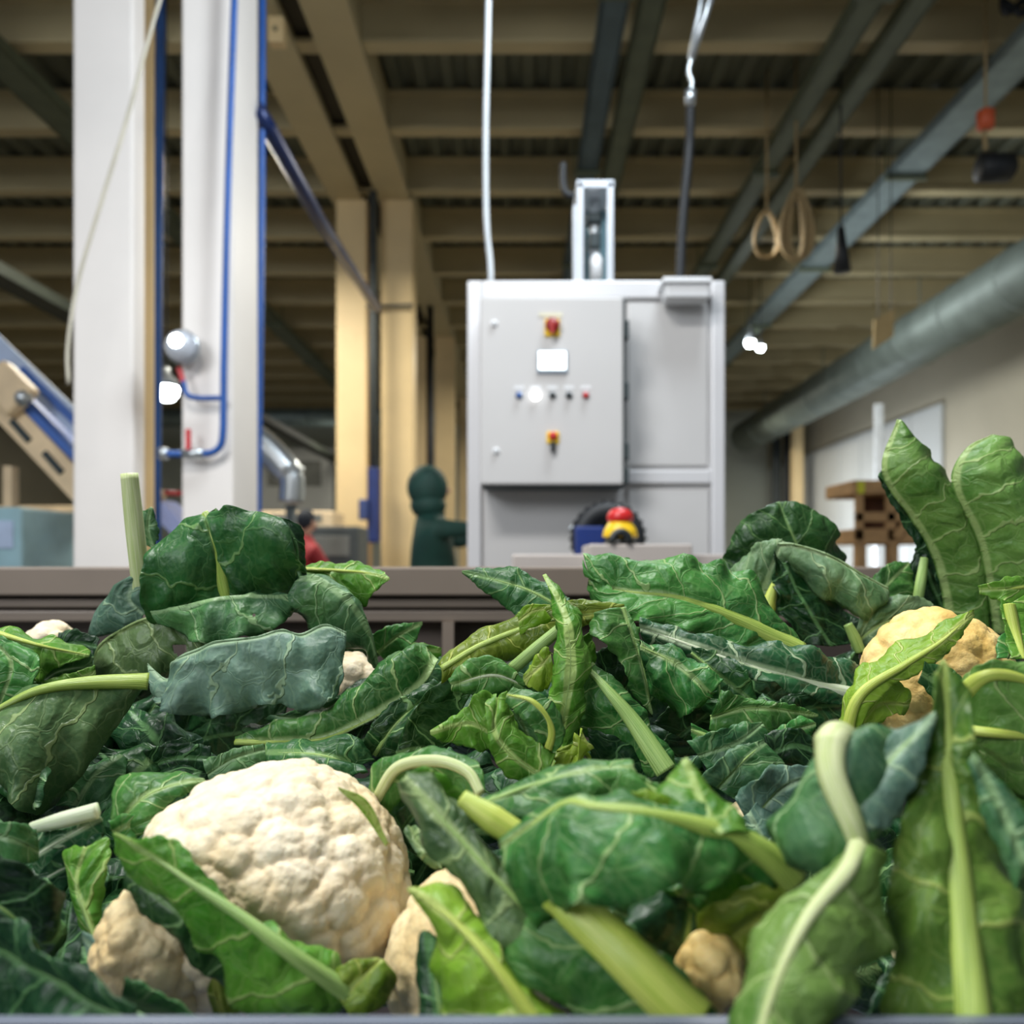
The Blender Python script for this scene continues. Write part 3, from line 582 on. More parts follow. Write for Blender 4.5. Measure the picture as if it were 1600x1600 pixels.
c = P(462, 880, 8.2); figure('person in a red top bending at the packing table', (c.x, 8.2, 0), PI*.8, .98, rj, dk, dk, (((-.25, -.2, 1.12), (-.2, -.42, 1.05)), ((.25, -.2, 1.12), (.2, -.42, 1.05))), lean=-.2, hair=dk)
c = P(1238, 880, 16); figure('distant person in dark clothes by the far right pillar', (c.x, 16, 0), .3, 1.27/1.1, dk, dk, dk, (((-.24, 0, 1.12), (-.25, -.1, .88)), ((.24, 0, 1.12), (.25, -.1, .88))), hair=mat('hair_reddish', lin(110, 62, 50), .7))

# ------------------------------------------------------------------ steel conveyor behind the heap and the bin
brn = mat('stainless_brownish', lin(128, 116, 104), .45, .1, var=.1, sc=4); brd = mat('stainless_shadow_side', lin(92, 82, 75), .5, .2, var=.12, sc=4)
cf = thing('steel_conveyor_frame', 'brownish stainless conveyor side behind the heap of cauliflowers', 'conveyor', (0, 1.7, 0)); d = 1.62
bm = NB(); pb(bm, -500, 886, 2100, 931, d, .09); fin('top_rail', bm, brn, cf, bev=.004)
bm = NB(); pb(bm, -500, 935, 2100, 950, d+.02, .05); pb(bm, -500, 954, 2100, 972, d+.01, .05); fin('side_rail', bm, brn, cf, bev=.004)
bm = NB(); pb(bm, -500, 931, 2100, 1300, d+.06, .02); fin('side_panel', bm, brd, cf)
for x in (-200, 300, 700, 1430, 1900): fin('post', pb(NB(), x-9, 972, x+9, 1900, d+.0, .05), brn, cf)
bm = NB(); pb(bm, -500, 892, 2100, 930, 2.1, .05); fin('top_rail', bm, brn, cf)
binm = mat('bin_blue_grey_steel', lin(122, 130, 146), .35, .4, var=.08, sc=5)
bn = thing('produce_bin', 'blue-grey metal bin that holds the cauliflowers, its rim along the bottom', 'bin', (0, .8, .6))
zr = P(0, 1576, .375).z
bm = NB(); box(bm, -.90, 1.0, .345, .365, zr-.5, zr); box(bm, -.90, 1.0, .335, .372, zr-.018, zr); fin('near_rim', bm, binm, bn, bev=.003)
bm = NB(); box(bm, -.90, -.88, .365, 1.3, zr-.5, zr+.02); fin('side_wall', bm, binm, bn, bev=.003)
bm = NB(); box(bm, .98, 1.0, .365, 1.3, zr-.5, zr+.02); fin('side_wall', bm, binm, bn, bev=.003)
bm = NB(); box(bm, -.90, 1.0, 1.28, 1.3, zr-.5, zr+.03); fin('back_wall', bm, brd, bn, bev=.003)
bm = NB(); box(bm, -.90, 1.0, .345, 1.3, zr-.52, zr-.5); fin('bin_floor', bm, binm, bn)
for x in (-.87, .97):
    for y in (.38, 1.26): fin('leg', box(NB(), x-.025, x+.025, y-.025, y+.025, 0, zr-.52), binm, bn)

# small fittings up on the girder and pillars
t_ = thing('sensor_box', 'small cream box with a dark lens under the left girder', 'sensor', P(430, 45, 6.9))
fin('box_body', pb(NB(), 418, 24, 443, 64, 6.9, .12), creamcol, t_, bev=.01); c = P(430, 45, 6.9)
fin('lens', lathe(NB(), [(-.02, .015), (-.015, .02), (0, .022)], c), mat('lens_grey', lin(150, 140, 110), .4), t_, True)
tag(fin('conduit', tube(NB(), [P(572, 479, 10.5), P(645, 477, 10.5)], .022, 8), clut2, None, True), 'thin grey conduit crossing the near pair of cream pillars', 'pipe')
a = P(222, 0, 4.68); b = P(239, 0, 4.68); struct('trim_2', box(NB(), a.x, b.x, 4.68, 4.70, 0, 5.77), creamcol)
# ------------------------------------------------------------------ cauliflowers
def pts2(s): return [tuple(float(v) for v in q.split(',')) for q in s.split()]
def ip(t, u):
    if not hasattr(t, '__len__'): return t
    if len(t) == 1: return t[0]
    x = u*(len(t)-1); i = min(int(x), len(t)-2); return t[i]+(t[i+1]-t[i])*(x-i)
CAM = Vector((0, 0, ZC))
O1, O2 = Vector((31.7, 12.3, 5.1)), Vector((-17.4, 23.9, 41.2))
def nvec(p): return Vector((noise.noise(p), noise.noise(p+O1), noise.noise(p+O2)))*1.15
def rib_mesh(path, nrm, radii, m, parent, n=10):
    me = bpy.data.meshes.new('midrib'); bm = NB(); uvl = bm.loops.layers.uv.new('metric'); rings = []; cum = 0; us = []
    for i, p in enumerate(path):
        t = (path[min(i+1, len(path)-1)]-path[max(i-1, 0)]).normalized(); nn = nrm[i]; nn = (nn-t*nn.dot(t)).normalized(); s = t.cross(nn)
        if i: cum += (p-path[i-1]).length
        us.append(cum); r = radii[i]; ring = []
        for k in range(n):
            a = 2*PI*k/n; rr = r*(1+.07*math.cos(5*a+.4))
            ring.append(bm.verts.new(p+s*math.cos(a)*rr+nn*math.sin(a)*rr*.72))
        rings.append(ring)
    for i in range(len(rings)-1):
        for k in range(n):
            f = bm.faces.new((rings[i][k], rings[i][(k+1) % n], rings[i+1][(k+1) % n], rings[i+1][k]))
            for lp, (uu, kk) in zip(f.loops, ((us[i], k), (us[i], k+1), (us[i+1], k+1), (us[i+1], k))): lp[uvl].uv = (uu*.6, kk*.45)
    for cap in (rings[0][::-1], rings[-1]):
        f = bm.faces.new(cap)
        for j, lp in enumerate(f.loops): lp[uvl].uv = (cum*.6+.01*math.cos(j), .02*j)
    bmesh.ops.recalc_face_normals(bm, faces=bm.faces)
    bm.to_mesh(me); bm.free(); me.materials.append(m)
    for p in me.polygons: p.use_smooth = True
    return link(bpy.data.objects.new('midrib', me), parent)
def sheet(parent, colr, mid, L, R, bulge=0.0, ruf=3.0, quilt=1.6, jag=1.4, N=58, M=12, seed=0, name='leaf', vk=.72, hole=None):
    """a blade lofted left edge - midrib - right edge, with puckers between the side veins and a wavy toothed margin"""
    mid, L, R = crom(mid, N), crom(L, N), crom(R, N)
    cum = [0]
    for a, b in zip(mid, mid[1:]): cum.append(cum[-1]+(b-a).length)
    bm = NB(); uvl = bm.loops.layers.uv.new('metric'); grid = []; uvs = []; nrm = []
    sc0 = Vector((seed*3.7, seed*1.3, seed*2.1))
    for i in range(N):
        t = (mid[min(i+1, N-1)]-mid[max(i-1, 0)]).normalized(); row = []; ru = []
        nn = None
        for sd, E in ((-1, L), (1, R)):
            ac = E[i]-mid[i]; wd = ac.length
            n = t.cross(ac)
            if n.length < 1e-7: n = CAM-mid[i]
            n.normalize()
            if n.dot(CAM-mid[i]) < 0: n = -n
            nn = n if nn is None else (nn+n).normalized()
            side = []; su = []
            for j in range(1, M+1):
                f = j/M; p = mid[i]+ac*f
                W = wd*f; U = cum[i]
                q = abs(math.sin(PI*((U-.62*W)*vk/.027+.27*sd)))
                h = bulge*wd*math.sin(PI*f)+quilt*.001*(q**.6)*math.sin(PI*min(1, f*1.05))**.5*min(1, wd/.03)/vk
                ns = nvec(p*14+sc0); nf = nvec(p*38+sc0)
                nl = nvec(p*6.5+sc0); rg = 1-2.4*abs(noise.noise(p*19+sc0+ns*.5)); h += (nl.x*ruf*2.2*(.3+.7*f)+ns.x*ruf*1.6*(.25+.75*f)+max(-.2, rg)**2*(1 if rg > 0 else -1)*ruf*.75+nf.x*ruf*.5)*.001*min(1, wd/.025)
                h += ruf*.0016*f**4*math.sin(U*150+3*ns.y+sd)*min(1, wd/.03)*math.sin(PI*i/(N-1))**.3
                p = p+n*h
                if j == M and wd > .006:
                    p = p+ac.normalized()*jag*.001*(abs(math.sin(U*310+sd))*1.0+noise.noise(p*60+sc0)*1.8)
                side.append(p); su.append((U*vk, sd*W*vk))
            if sd < 0: row += side[::-1]; ru += su[::-1]; row.append(mid[i]); ru.append((U*vk, 0))
            else: row += side; ru += su
        nrm.append(nn)
        grid.append([bm.verts.new(p) for p in row]); uvs.append(ru)
    hs = pts2(hole) if hole else []
    for i in range(N-1):
        for j in range(2*M):
            cc = grid[i][j].co; px, py = VX+cc.x/cc.y*F, VY-(cc.z-ZC)/cc.y*F
            if any((px-h[0])**2+(py-h[1])**2 < h[2]**2 for h in hs): continue
            f = bm.faces.new((grid[i][j], grid[i][j+1], grid[i+1][j+1], grid[i+1][j]))
            for lp, uv in zip(f.loops, (uvs[i][j], uvs[i][j+1], uvs[i+1][j+1], uvs[i+1][j])): lp[uvl].uv = uv
    bmesh.ops.remove_doubles(bm, verts=bm.verts, dist=.00012)
    bmesh.ops.dissolve_degenerate(bm, edges=bm.edges, dist=.00005)
    me = bpy.data.meshes.new(name); bm.to_mesh(me); bm.free(); me.materials.append(LM[colr])
    for p in me.polygons: p.use_smooth = True
    o = link(bpy.data.objects.new(name, me), parent)
    s = o.modifiers.new('thickness', 'SOLIDIFY'); s.thickness = .0009; s.offset = 0
    return o, mid, nrm
_ls = [0]
def lf(own, colr, mid, L, R, D, dl=0, dr=0, rib=None, rm='g', stalk=None, ds=None, tp=.8, **k):
    """leaf seen at these outline points, D its distances in cm along the midrib, dl/dr how much its edges recede"""
    _ls[0] += 1
    mp, lp, rp = pts2(mid), pts2(L), pts2(R)
    def crv(ps, off):
        out = []
        for i, (x, y) in enumerate(ps):
            u = i/max(1, len(ps)-1); out.append(P(x, y, (ip(D, u)+ip(off, u))/100))
        return out
    par = HEADS[own]
    o, m3, nr = sheet(par, colr, crv(mp, 0), crv(lp, dl), crv(rp, dr), seed=_ls[0], **k)
    if rib:
        path = m3; rr = [ip(rib, i/(len(m3)-1))*(1-tp*(i/(len(m3)-1))**2) for i in range(len(m3))]; nn = list(nr)
        if stalk:
            sp = pts2(stalk); s3 = [P(x, y, ip(ds or D, i/max(1, len(sp)-1))/100) for i, (x, y) in enumerate(sp)]+[m3[0]]
            s3 = crom(s3, 16)[:-1]; path = s3+path; rr = [rib[0]]*len(s3)+rr; nn = [nn[0]]*len(s3)+nn
        rad = [r/F*p.y for r, p in zip(rr, path)]
        path = [p+n_*r*.25 for p, n_, r in zip(path, nn, rad)]
        rib_mesh(path, nn, rad, RM[rm], o)
    return o
def stalk(own, s, D, r, rm='g'):
    sp = pts2(s); p = crom([P(x, y, ip(D, i/(len(sp)-1))/100) for i, (x, y) in enumerate(sp)], 24)
    nn = [(CAM-q).normalized() for q in p]; o = rib_mesh(p, nn, [ip(r, i/23)/F*q.y for i, q in enumerate(p)], RM[rm], HEADS[own]); o.name = 'leaf_stalk'; return o
def curd(own, x, y, d, rx, ry, seed, colr, sub=6, c1=.025, c2=.0105, c3=.0046, amp=1.0, ryd=None):
    c = P(x, y, d/100); Rx = rx/F*d/100; Rz = ry/F*d/100; Ry = ryd or (Rx+Rz)/2; rnd = random.Random(seed)
    bm = NB(); bmesh.ops.create_icosphere(bm, subdivisions=sub, radius=1)
    def cells(size, jit):
        n = max(8, int(4*PI*((Rx+Ry+Rz)/3)**2/(size*size*.8))); kd = kdtree.KDTree(n); 
        for i in range(n):
            z = 1-2*(i+.5)/n; r = math.sqrt(1-z*z); a = i*2.39996
            v = Vector((r*math.cos(a)*Rx, r*math.sin(a)*Ry, z*Rz)); j = size*jit
            kd.insert(v+Vector((rnd.uniform(-j, j), rnd.uniform(-j, j), rnd.uniform(-j, j))), i)
        kd.balance(); return kd
    ks = [(cells(c1, .42), c1, .0062*amp), (cells(c2, .42), c2, .0021*amp), (cells(c3, .36), c3, .0006*amp)]
    cr = bm.verts.layers.float.new('crease'); off = Vector((seed, 0, 0))
    for v in bm.verts:
        b = Vector((v.co.x*Rx, v.co.y*Ry, v.co.z*Rz)); n = Vector((v.co.x/Rx, v.co.y/Ry, v.co.z/Rz)).normalized()
        h = noise.noise(b*15+off)*.006*amp; cz = 0; q = b+nvec(b*45+off)*.003
        for kd, s, am in ks:
            (_, _, f1), (_, _, f2) = kd.find_n(q, 2)
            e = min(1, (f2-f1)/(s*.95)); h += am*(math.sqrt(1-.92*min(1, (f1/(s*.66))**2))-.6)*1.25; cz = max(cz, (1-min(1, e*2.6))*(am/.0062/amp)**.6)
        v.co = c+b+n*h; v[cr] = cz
    return fin('curd', bm, CM[colr], HEADS[own], True)
def head(label, x, y, d):
    t = thing('cauliflower', label, 'cauliflower', P(x, y, d/100)); return t
HEADS = {
 'big': head('large creamy white cauliflower head at the lower left with a leaf lying across it', 400, 1500, 58),
 'low': head('cauliflower at the bottom left corner, bumpy pale curd under dark leaves', 240, 1600, 52),
 'mid': head('cauliflower at the bottom centre with a lime green leaf over a tan curd', 720, 1560, 50),
 'fold': head('cauliflower with a small tan curd peeping out below a big dark folded leaf', 1110, 1540, 48),
 'front': head('blurred cauliflower leaves standing upright nearest the camera at the right', 1480, 1600, 46),
 'gold': head('yellowish cauliflower at the right edge with lime leaf across it', 1450, 1080, 82),
 'tall': head('cauliflower whose two tall rolled leaves stand up at the right', 1500, 1000, 104),
 'mound': head('cauliflower topping the left mound, dark and bluish drooping leaves around a cream curd', 400, 1090, 92),
 'left': head('cauliflower at the left edge with a pale stalk and large drooping grey-green leaf', 20, 1120, 88),
 'mess': head('cauliflower at the centre with small curled and drooping light green leaves', 850, 1100, 84),
 'ribs': head('cauliflower right of centre with long leaves fanning left, yellow and white ribs', 1200, 1060, 92),
 'back': head('cauliflower at the back right with dark folded leaves beside the tall pair', 1230, 960, 106),
 'teal': head('cauliflower with limp teal leaves in the hollow right of centre', 1190, 1250, 70),
 'inner': head('cauliflower buried in the hollow behind the large white head, dark leaves', 350, 1200, 84),
}
# --- curds that show
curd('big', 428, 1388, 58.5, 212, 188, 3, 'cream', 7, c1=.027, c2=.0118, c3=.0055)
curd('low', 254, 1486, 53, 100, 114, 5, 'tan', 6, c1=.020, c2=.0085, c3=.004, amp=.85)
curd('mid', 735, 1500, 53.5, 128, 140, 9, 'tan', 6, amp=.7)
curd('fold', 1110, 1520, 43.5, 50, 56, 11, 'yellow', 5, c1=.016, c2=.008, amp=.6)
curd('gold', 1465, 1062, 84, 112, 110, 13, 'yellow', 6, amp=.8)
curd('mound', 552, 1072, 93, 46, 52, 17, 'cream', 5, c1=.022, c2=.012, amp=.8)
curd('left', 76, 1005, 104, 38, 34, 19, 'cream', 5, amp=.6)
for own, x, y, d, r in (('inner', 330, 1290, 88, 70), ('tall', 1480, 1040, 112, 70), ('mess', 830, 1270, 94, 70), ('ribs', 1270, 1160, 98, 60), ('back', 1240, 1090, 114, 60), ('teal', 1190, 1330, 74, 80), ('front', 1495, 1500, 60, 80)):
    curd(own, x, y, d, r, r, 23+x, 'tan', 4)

# --- leaves: left mound
lf('mound','dark','357,940 342,870 333,835 322,803','356,950 280,990 226,965 226,890 262,828 318,803','362,942 430,950 462,915 471,862 442,812 375,799 324,801',(88,87,87,88),(1,1,-1,-1,0,1),(1,0,-2,-3,-1,0),rib=(12,9),rm='y',tp=.2,bulge=.06,ruf=7,vk=.5,N=80,M=22)
lf('mound','deep','436,808 462,850 466,890 486,938','430,806 452,850 456,890 470,935','450,812 474,832 472,870 480,900 494,930',(86,85.5,86,86),(0,1.2,1,0),(0,1,1,0),bulge=-.1)
lf('mound','teal','235,957 290,945 350,932 420,930 470,934','234,953 290,941 350,928 420,927 471,931','240,972 268,985 300,1002 345,1004 400,992 440,975 470,940',(86,84.5,84.5,86),(.5,1.5,2,1.5,0),(0,-1,-1.5,-1,0),bulge=.05,ruf=6,vk=.5,hole='395,960,4')
lf('mound','blue','225,960 205,930 235,892','222,985 185,988 150,985 160,945 190,915 228,890','232,960 228,930 236,892',(92,92,92),(0,1,2,2,1,0),0,bulge=.1,ruf=4)
stalk('mound','203,740 209,800 219,890 228,950',(92,92,92,93),(13,14,14,15),'p')
lf('mound','teal','240,858 232,825 236,792','240,858 216,840 222,805 236,792','242,858 246,825 240,795',(95,95,95))
lf('mound','dark','338,812 335,803 337,794','330,812 328,802 337,794','350,812 346,803 338,794',(88,88,88))
lf('mound','bright','470,890 530,892 570,895 609,905','472,882 520,878 562,879 592,890 609,903','480,905 515,928 560,947 580,925 609,906',(89,88.5,88,88),(1,1,1,0),(-1,-1,-1,0),rib=(4,1.5),rm='l',ruf=4,jag=2)
lf('mound','teal','468,903 500,908 543,938 576,987 593,1049','470,900 500,905 545,935 578,985 594,1048','458,935 485,970 520,1000 555,1012 591,1050',(86,85,85,87),(0,1,1.5,1,0),(1,1.5,2,2,0),bulge=.16,ruf=5)
lf('mound','olive','148,1052 155,1014 187,988 238,966 289,975 341,1006','145,1052 152,1012 185,985 238,963 290,972 342,1003','155,1075 200,1075 250,1060 300,1040 345,1012',(90,89,88.5,88,88),(0,0,0,0,0,0),(0,-1,-1,0),bulge=.12,vk=.55,hole='278,1012,10')
lf('mound','deep','500,1000 560,1010 600,1020','470,960 540,965 590,1000','470,1010 520,1040 580,1030',(93,94,95))
lf('mound','blue','541,990 508,978 470,993 440,986 400,997 340,1004 312,1016 278,1032 262,1064 232,1038','542,988 507,975 470,990 440,983 400,994 340,1001 310,1013 276,1029 261,1061 231,1036','533,1040 528,1085 510,1105 470,1108 430,1098 390,1104 350,1117 310,1117 262,1107 240,1085 231,1040',(83,82,81.5,81,81.5,82,84),0,(-1,-2,-2,-1,-1,-1,0),bulge=.07,ruf=8,quilt=2,vk=.45,N=80,M=24)
lf('mound','teal','430,1120 480,1118 540,1088','440,1118 490,1100 545,1085','415,1122 450,1135 510,1120 550,1092',(83.5,83,84),bulge=.2)
lf('mound','mid','368,1160 430,1160 505,1155 570,1128 625,1096 662,1066 684,1030','368,1162 430,1163 505,1158 570,1131 625,1099 662,1069 685,1031','368,1155 430,1130 500,1120 550,1088 605,1048 640,1020 681,1018',(80,79,78.5,79,81),(0,0,0,0),(1,2,3,3.5,2),rib=(5,1),rm='y',bulge=.36,ruf=4,vk=.6)
# left edge
lf('left','olive','232,1066 140,1068 60,1080 -10,1112','225,1058 130,1060 60,1070 -10,1102','222,1078 160,1165 115,1225 70,1265 30,1262 -30,1190',(79,77,75,74),(1,1,1,1),(0,-1,-2,-3,-4,-3),rib=(14,10),rm='y',tp=.5,vk=.5,bulge=.1,ruf=5)
lf('left','teal','10,1170 30,1220 55,1262','-40,1160 -30,1230 55,1266','30,1165 75,1210 60,1262',(73,72,71),bulge=.1,ruf=6)
lf('left','bright','-20,985 60,1008 140,1024','-20,975 50,985 105,998 142,1020','-20,1030 50,1060 80,1045 140,1026',(84,84,86),(1,2,2,1),(-2,-2,-1,0),ruf=4,rib=(5,2),rm='l')
lf('left','mid','-10,1000 20,1040 0,1100','-60,1000 -40,1050 -20,1100','0,995 60,1025 55,1070 10,1100',(82,81,81),ruf=4)
lf('left','teal','60,1075 90,1050 145,1040','60,1040 100,1026 146,1028','55,1092 110,1085 145,1066',(86,86,87),rib=(4,2),rm='w')
lf('left','bright','150,1050 100,1070 20,1092','148,1040 90,1058 15,1080','150,1062 90,1085 20,1100',(85,84,83))
lf('left','deep','90,1010 120,1005 152,1010','92,990 120,985 155,1000','95,1030 125,1035 155,1030',(92,92,92))
# hollow below the mound
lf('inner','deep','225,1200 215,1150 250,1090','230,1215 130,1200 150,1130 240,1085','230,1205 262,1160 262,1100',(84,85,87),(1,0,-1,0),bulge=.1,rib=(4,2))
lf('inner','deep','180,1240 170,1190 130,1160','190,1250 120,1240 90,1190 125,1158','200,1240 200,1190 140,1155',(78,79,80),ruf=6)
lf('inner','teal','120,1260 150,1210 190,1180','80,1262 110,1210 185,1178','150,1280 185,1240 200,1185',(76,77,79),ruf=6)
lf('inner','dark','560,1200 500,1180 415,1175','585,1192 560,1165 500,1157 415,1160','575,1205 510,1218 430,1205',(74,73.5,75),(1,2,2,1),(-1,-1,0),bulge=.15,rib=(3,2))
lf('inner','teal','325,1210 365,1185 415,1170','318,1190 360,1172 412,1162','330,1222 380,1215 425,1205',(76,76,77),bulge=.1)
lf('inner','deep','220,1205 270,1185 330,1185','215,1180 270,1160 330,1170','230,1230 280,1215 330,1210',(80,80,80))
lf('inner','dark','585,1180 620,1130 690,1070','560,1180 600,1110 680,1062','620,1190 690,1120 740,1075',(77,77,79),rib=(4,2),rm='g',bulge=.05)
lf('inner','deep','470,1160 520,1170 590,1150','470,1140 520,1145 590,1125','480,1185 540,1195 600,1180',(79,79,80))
# big head
lf('big','mid','178,1300 215,1255 260,1230 320,1219','172,1296 172,1240 200,1210 262,1204 320,1217','215,1305 240,1290 256,1262 322,1221',(62,62,63,65),(0,1,2,2,0),(-1,-1,-1,0),rib=(4,1.5),rm='g',bulge=.15)
lf('big','bright','545,1555 460,1495 380,1435 300,1380 240,1338 178,1303','545,1540 505,1482 455,1465 430,1442 395,1440 350,1395 310,1352 262,1310 215,1312 178,1301','535,1572 470,1590 400,1585 340,1530 300,1482 245,1430 195,1385 174,1306',(47.5,46.5,46.8,47.5,48.5,50),(1,1,.5,.5,0,0,0),(0,0,.5,1,2,3,1),rib=(15,4),rm='g',bulge=.08,ruf=4,quilt=1.2,jag=2)
lf('big','dark','420,1540 340,1470 250,1400 200,1360','440,1500 350,1430 270,1360 205,1330','430,1580 350,1540 250,1440 195,1385',(49.5,49,49.5,51),bulge=.05,ruf=4)
lf('big','lime','528,1230 570,1258 605,1318','528,1229 575,1252 607,1318','530,1234 563,1265 603,1322',(54,54,54),ruf=1)
lf('big','sun','530,1560 560,1530 595,1498','525,1550 530,1515 560,1500 590,1497','550,1590 600,1570 615,1530 600,1500',(47,47.5,48),bulge=.2,rib=(4,2),rm='y')
lf('big','bright','155,1490 135,1430 120,1380 135,1325','150,1480 122,1440 108,1385 102,1335 132,1322','157,1490 160,1420 169,1350 160,1314 136,1323',(55,56,57,58),(1,1,1,0),(1,1,1,0),rib=(3,2),rm='g',bulge=.1,jag=2)
lf('big','sun','350,1590 340,1550 335,1520','335,1590 325,1550 334,1520','372,1590 360,1560 337,1522',(50,50,50))
lf('big','mid','180,1300 200,1290 235,1285','170,1285 200,1275 235,1278','178,1312 205,1308 236,1296',(61,61,62))
# bottom left corner
stalk('low','50,1293 100,1280 152,1266',(60,59.5,59.5),(9,13,13),'w')
lf('low','white','52,1340 100,1310 158,1278','50,1300 100,1295 155,1275','62,1372 120,1345 162,1300',(61,60,60),rib=(3,2),rm='w',ruf=4)
lf('low','deep','75,1370 120,1345 160,1310','55,1372 100,1325 158,1300','95,1392 140,1360 168,1330',(60,60,60),rib=(3,2),rm='w')
lf('low','deep','-30,1400 20,1430 60,1480 70,1520','-30,1310 20,1330 70,1365 102,1400 90,1450 72,1522','-40,1500 0,1520 40,1510 68,1522',(51,51,52,54),(0,0,0,1,1),(0,1,1),rib=(4,2),rm='g',bulge=.12,ruf=5)
lf('low','teal','-20,1300 20,1310 60,1330','-20,1280 20,1285 55,1300','-20,1345 30,1350 60,1345',(57,57,58),ruf=4)
lf('low','deep','230,1600 150,1560 60,1510 -30,1470','220,1570 150,1520 80,1480 20,1440 -30,1430','220,1640 120,1640 40,1600 -30,1540',(40,41,43,45),rib=(15,9),rm='d',bulge=.08,ruf=4)
lf('low','blue','130,1465 165,1500 200,1530','128,1455 170,1478 205,1520','132,1480 150,1520 200,1540',(52,51,50.5),ruf=3)
lf('low','teal','190,1560 240,1575 300,1600','195,1530 250,1550 310,1590','180,1590 230,1610 290,1620',(45,45,44.5),ruf=3)
lf('low','deep','85,1540 100,1480 110,1410','40,1540 75,1470 100,1405','130,1560 145,1490 122,1410',(57,58,60))
lf('low','deep','200,1600 160,1540 130,1480','150,1610 125,1550 128,1480','220,1590 200,1530 140,1480',(49,51,53),rib=(3,2))
# bottom centre
lf('mid','lime','838,1600 770,1505 710,1440 640,1388','790,1600 700,1600 678,1500 658,1430 636,1388','880,1600 820,1540 780,1470 715,1388 640,1386',(41,42,43.5,45),(1,2,2,1,0),(1,1,1.5,1.5,0),rib=(12,4),rm='l',bulge=.08,ruf=4)
lf('mid','deep','690,1600 680,1530 668,1455','655,1600 655,1530 655,1465 664,1453','712,1600 708,1540 690,1480 670,1455',(44,45,46),(1,1,1,0),(1,1,1,0),rib=(3,1.5),bulge=.25)
lf('mid','olive','905,1500 800,1400 700,1290 632,1215','960,1600 860,1560 780,1475 720,1385 660,1300 624,1222','895,1460 800,1360 760,1310 725,1270 690,1225 634,1208',(44,44,46,48),(-1,-1,-1,0,1),(1,1.5,2,2,1),rib=(5,4),rm='g',bulge=.12,ruf=4)
lf('mid','bright','640,1215 680,1240 725,1290','634,1208 670,1203 725,1250 740,1290','640,1225 690,1280 730,1310',(49.5,50,50),bulge=-.1)
stalk('mid','722,1246 760,1272 822,1312',(46.5,46,45.5),(13,22,20),'l')
lf('mid','mid','1085,1600 1000,1515 930,1450 868,1396','1040,1640 930,1610 860,1560 800,1490 800,1440 870,1415','1120,1590 1040,1500 960,1440 885,1420',(39,40,41.5,43),(0,1,1.5,2,2,1),(0,0,0,0),rib=(40,32),tp=0,rm='l',bulge=.06,ruf=4)
lf('mid','olive','690,1350 655,1320 640,1295','700,1362 665,1345 632,1305 636,1290','695,1350 675,1320 650,1290',(54,55,56),rib=(2,1),bulge=.1)
lf('mid','mid','585,1255 620,1200 680,1188 730,1205 752,1240','575,1235 600,1190 670,1172 740,1188 760,1240','600,1310 650,1250 700,1230 735,1240 752,1252',(62,61,60,59,58),(1,1,1,1,0),(2,3,3,2,0),rib=(9,12),rm='p',tp=.3,bulge=.1)
lf('mid','deep','620,1310 660,1260 730,1230','600,1300 640,1250 720,1215','660,1340 700,1290 740,1250',(62,62,61))
# big folded leaf centre right
lf('fold','mid','1238,1372 1170,1322 1090,1292 1000,1272 930,1262 885,1255 830,1290 782,1322','1240,1352 1170,1300 1110,1272 1060,1258 1000,1256 950,1258 900,1250 840,1262 780,1312','1225,1395 1150,1357 1100,1378 1055,1392 1000,1405 950,1412 905,1418 860,1430 832,1453',(44,43,42,41.5,42,43,43.5,44),(0,1,1.5,1.5,1,.5,0),(0,-1,-2,-2.5,-3,-3,-3,-2,-1),rib=(27,4),rm='y',tp=.6,bulge=.14,ruf=7,quilt=2.4,vk=.75)
lf('fold','mid','1232,1400 1150,1430 1060,1440 960,1420','1235,1362 1140,1355 1060,1380 960,1405','1240,1470 1170,1510 1100,1530 1040,1520 965,1440',(46,46,46,47),rib=(5,4),rm='g',ruf=5)
lf('fold','deep','1055,1545 1072,1470 1085,1380','1000,1500 980,1440 1000,1400','1090,1540 1110,1470 1120,1380',(44.5,45,46),rib=(5,4),rm='y')
lf('fold','sun','1225,1400 1160,1450 1110,1510','1230,1385 1150,1392 1095,1435 1085,1495','1250,1440 1210,1490 1150,1530 1115,1515',(43.5,43.5,45),(0,0,1),(1,2,2),bulge=.2,rib=(4,2),rm='l')
lf('fold','mid','740,1262 830,1228 920,1205 990,1200','738,1258 820,1218 900,1196 955,1192 988,1190','760,1285 830,1300 890,1262 950,1256 1010,1240 995,1212',(50,49.5,50,51),(1,2,2,1),(-1,-1.5,-1,0),rib=(4,2),rm='g',bulge=.1,quilt=2.2)
lf('fold','mid','990,1222 1030,1240 1090,1265','985,1205 1030,1225 1090,1250','995,1240 1030,1262 1080,1285',(50.5,50,48),rib=(9,11),rm='g')
lf('fold','lime','940,1272 1020,1262 1100,1290','930,1262 1010,1240 1090,1265','950,1285 1030,1285 1100,1305',(44.5,44,44),rib=(10,12),rm='l',bulge=.1)
lf('fold','bright','1125,1305 1095,1250 1070,1186','1165,1300 1152,1268 1108,1226 1073,1184','1075,1290 1036,1262 1032,1236 1068,1186',(41.5,43.5,46),(.5,.5,.5,0),(.5,1,.5,0),bulge=.05,ruf=1.5)
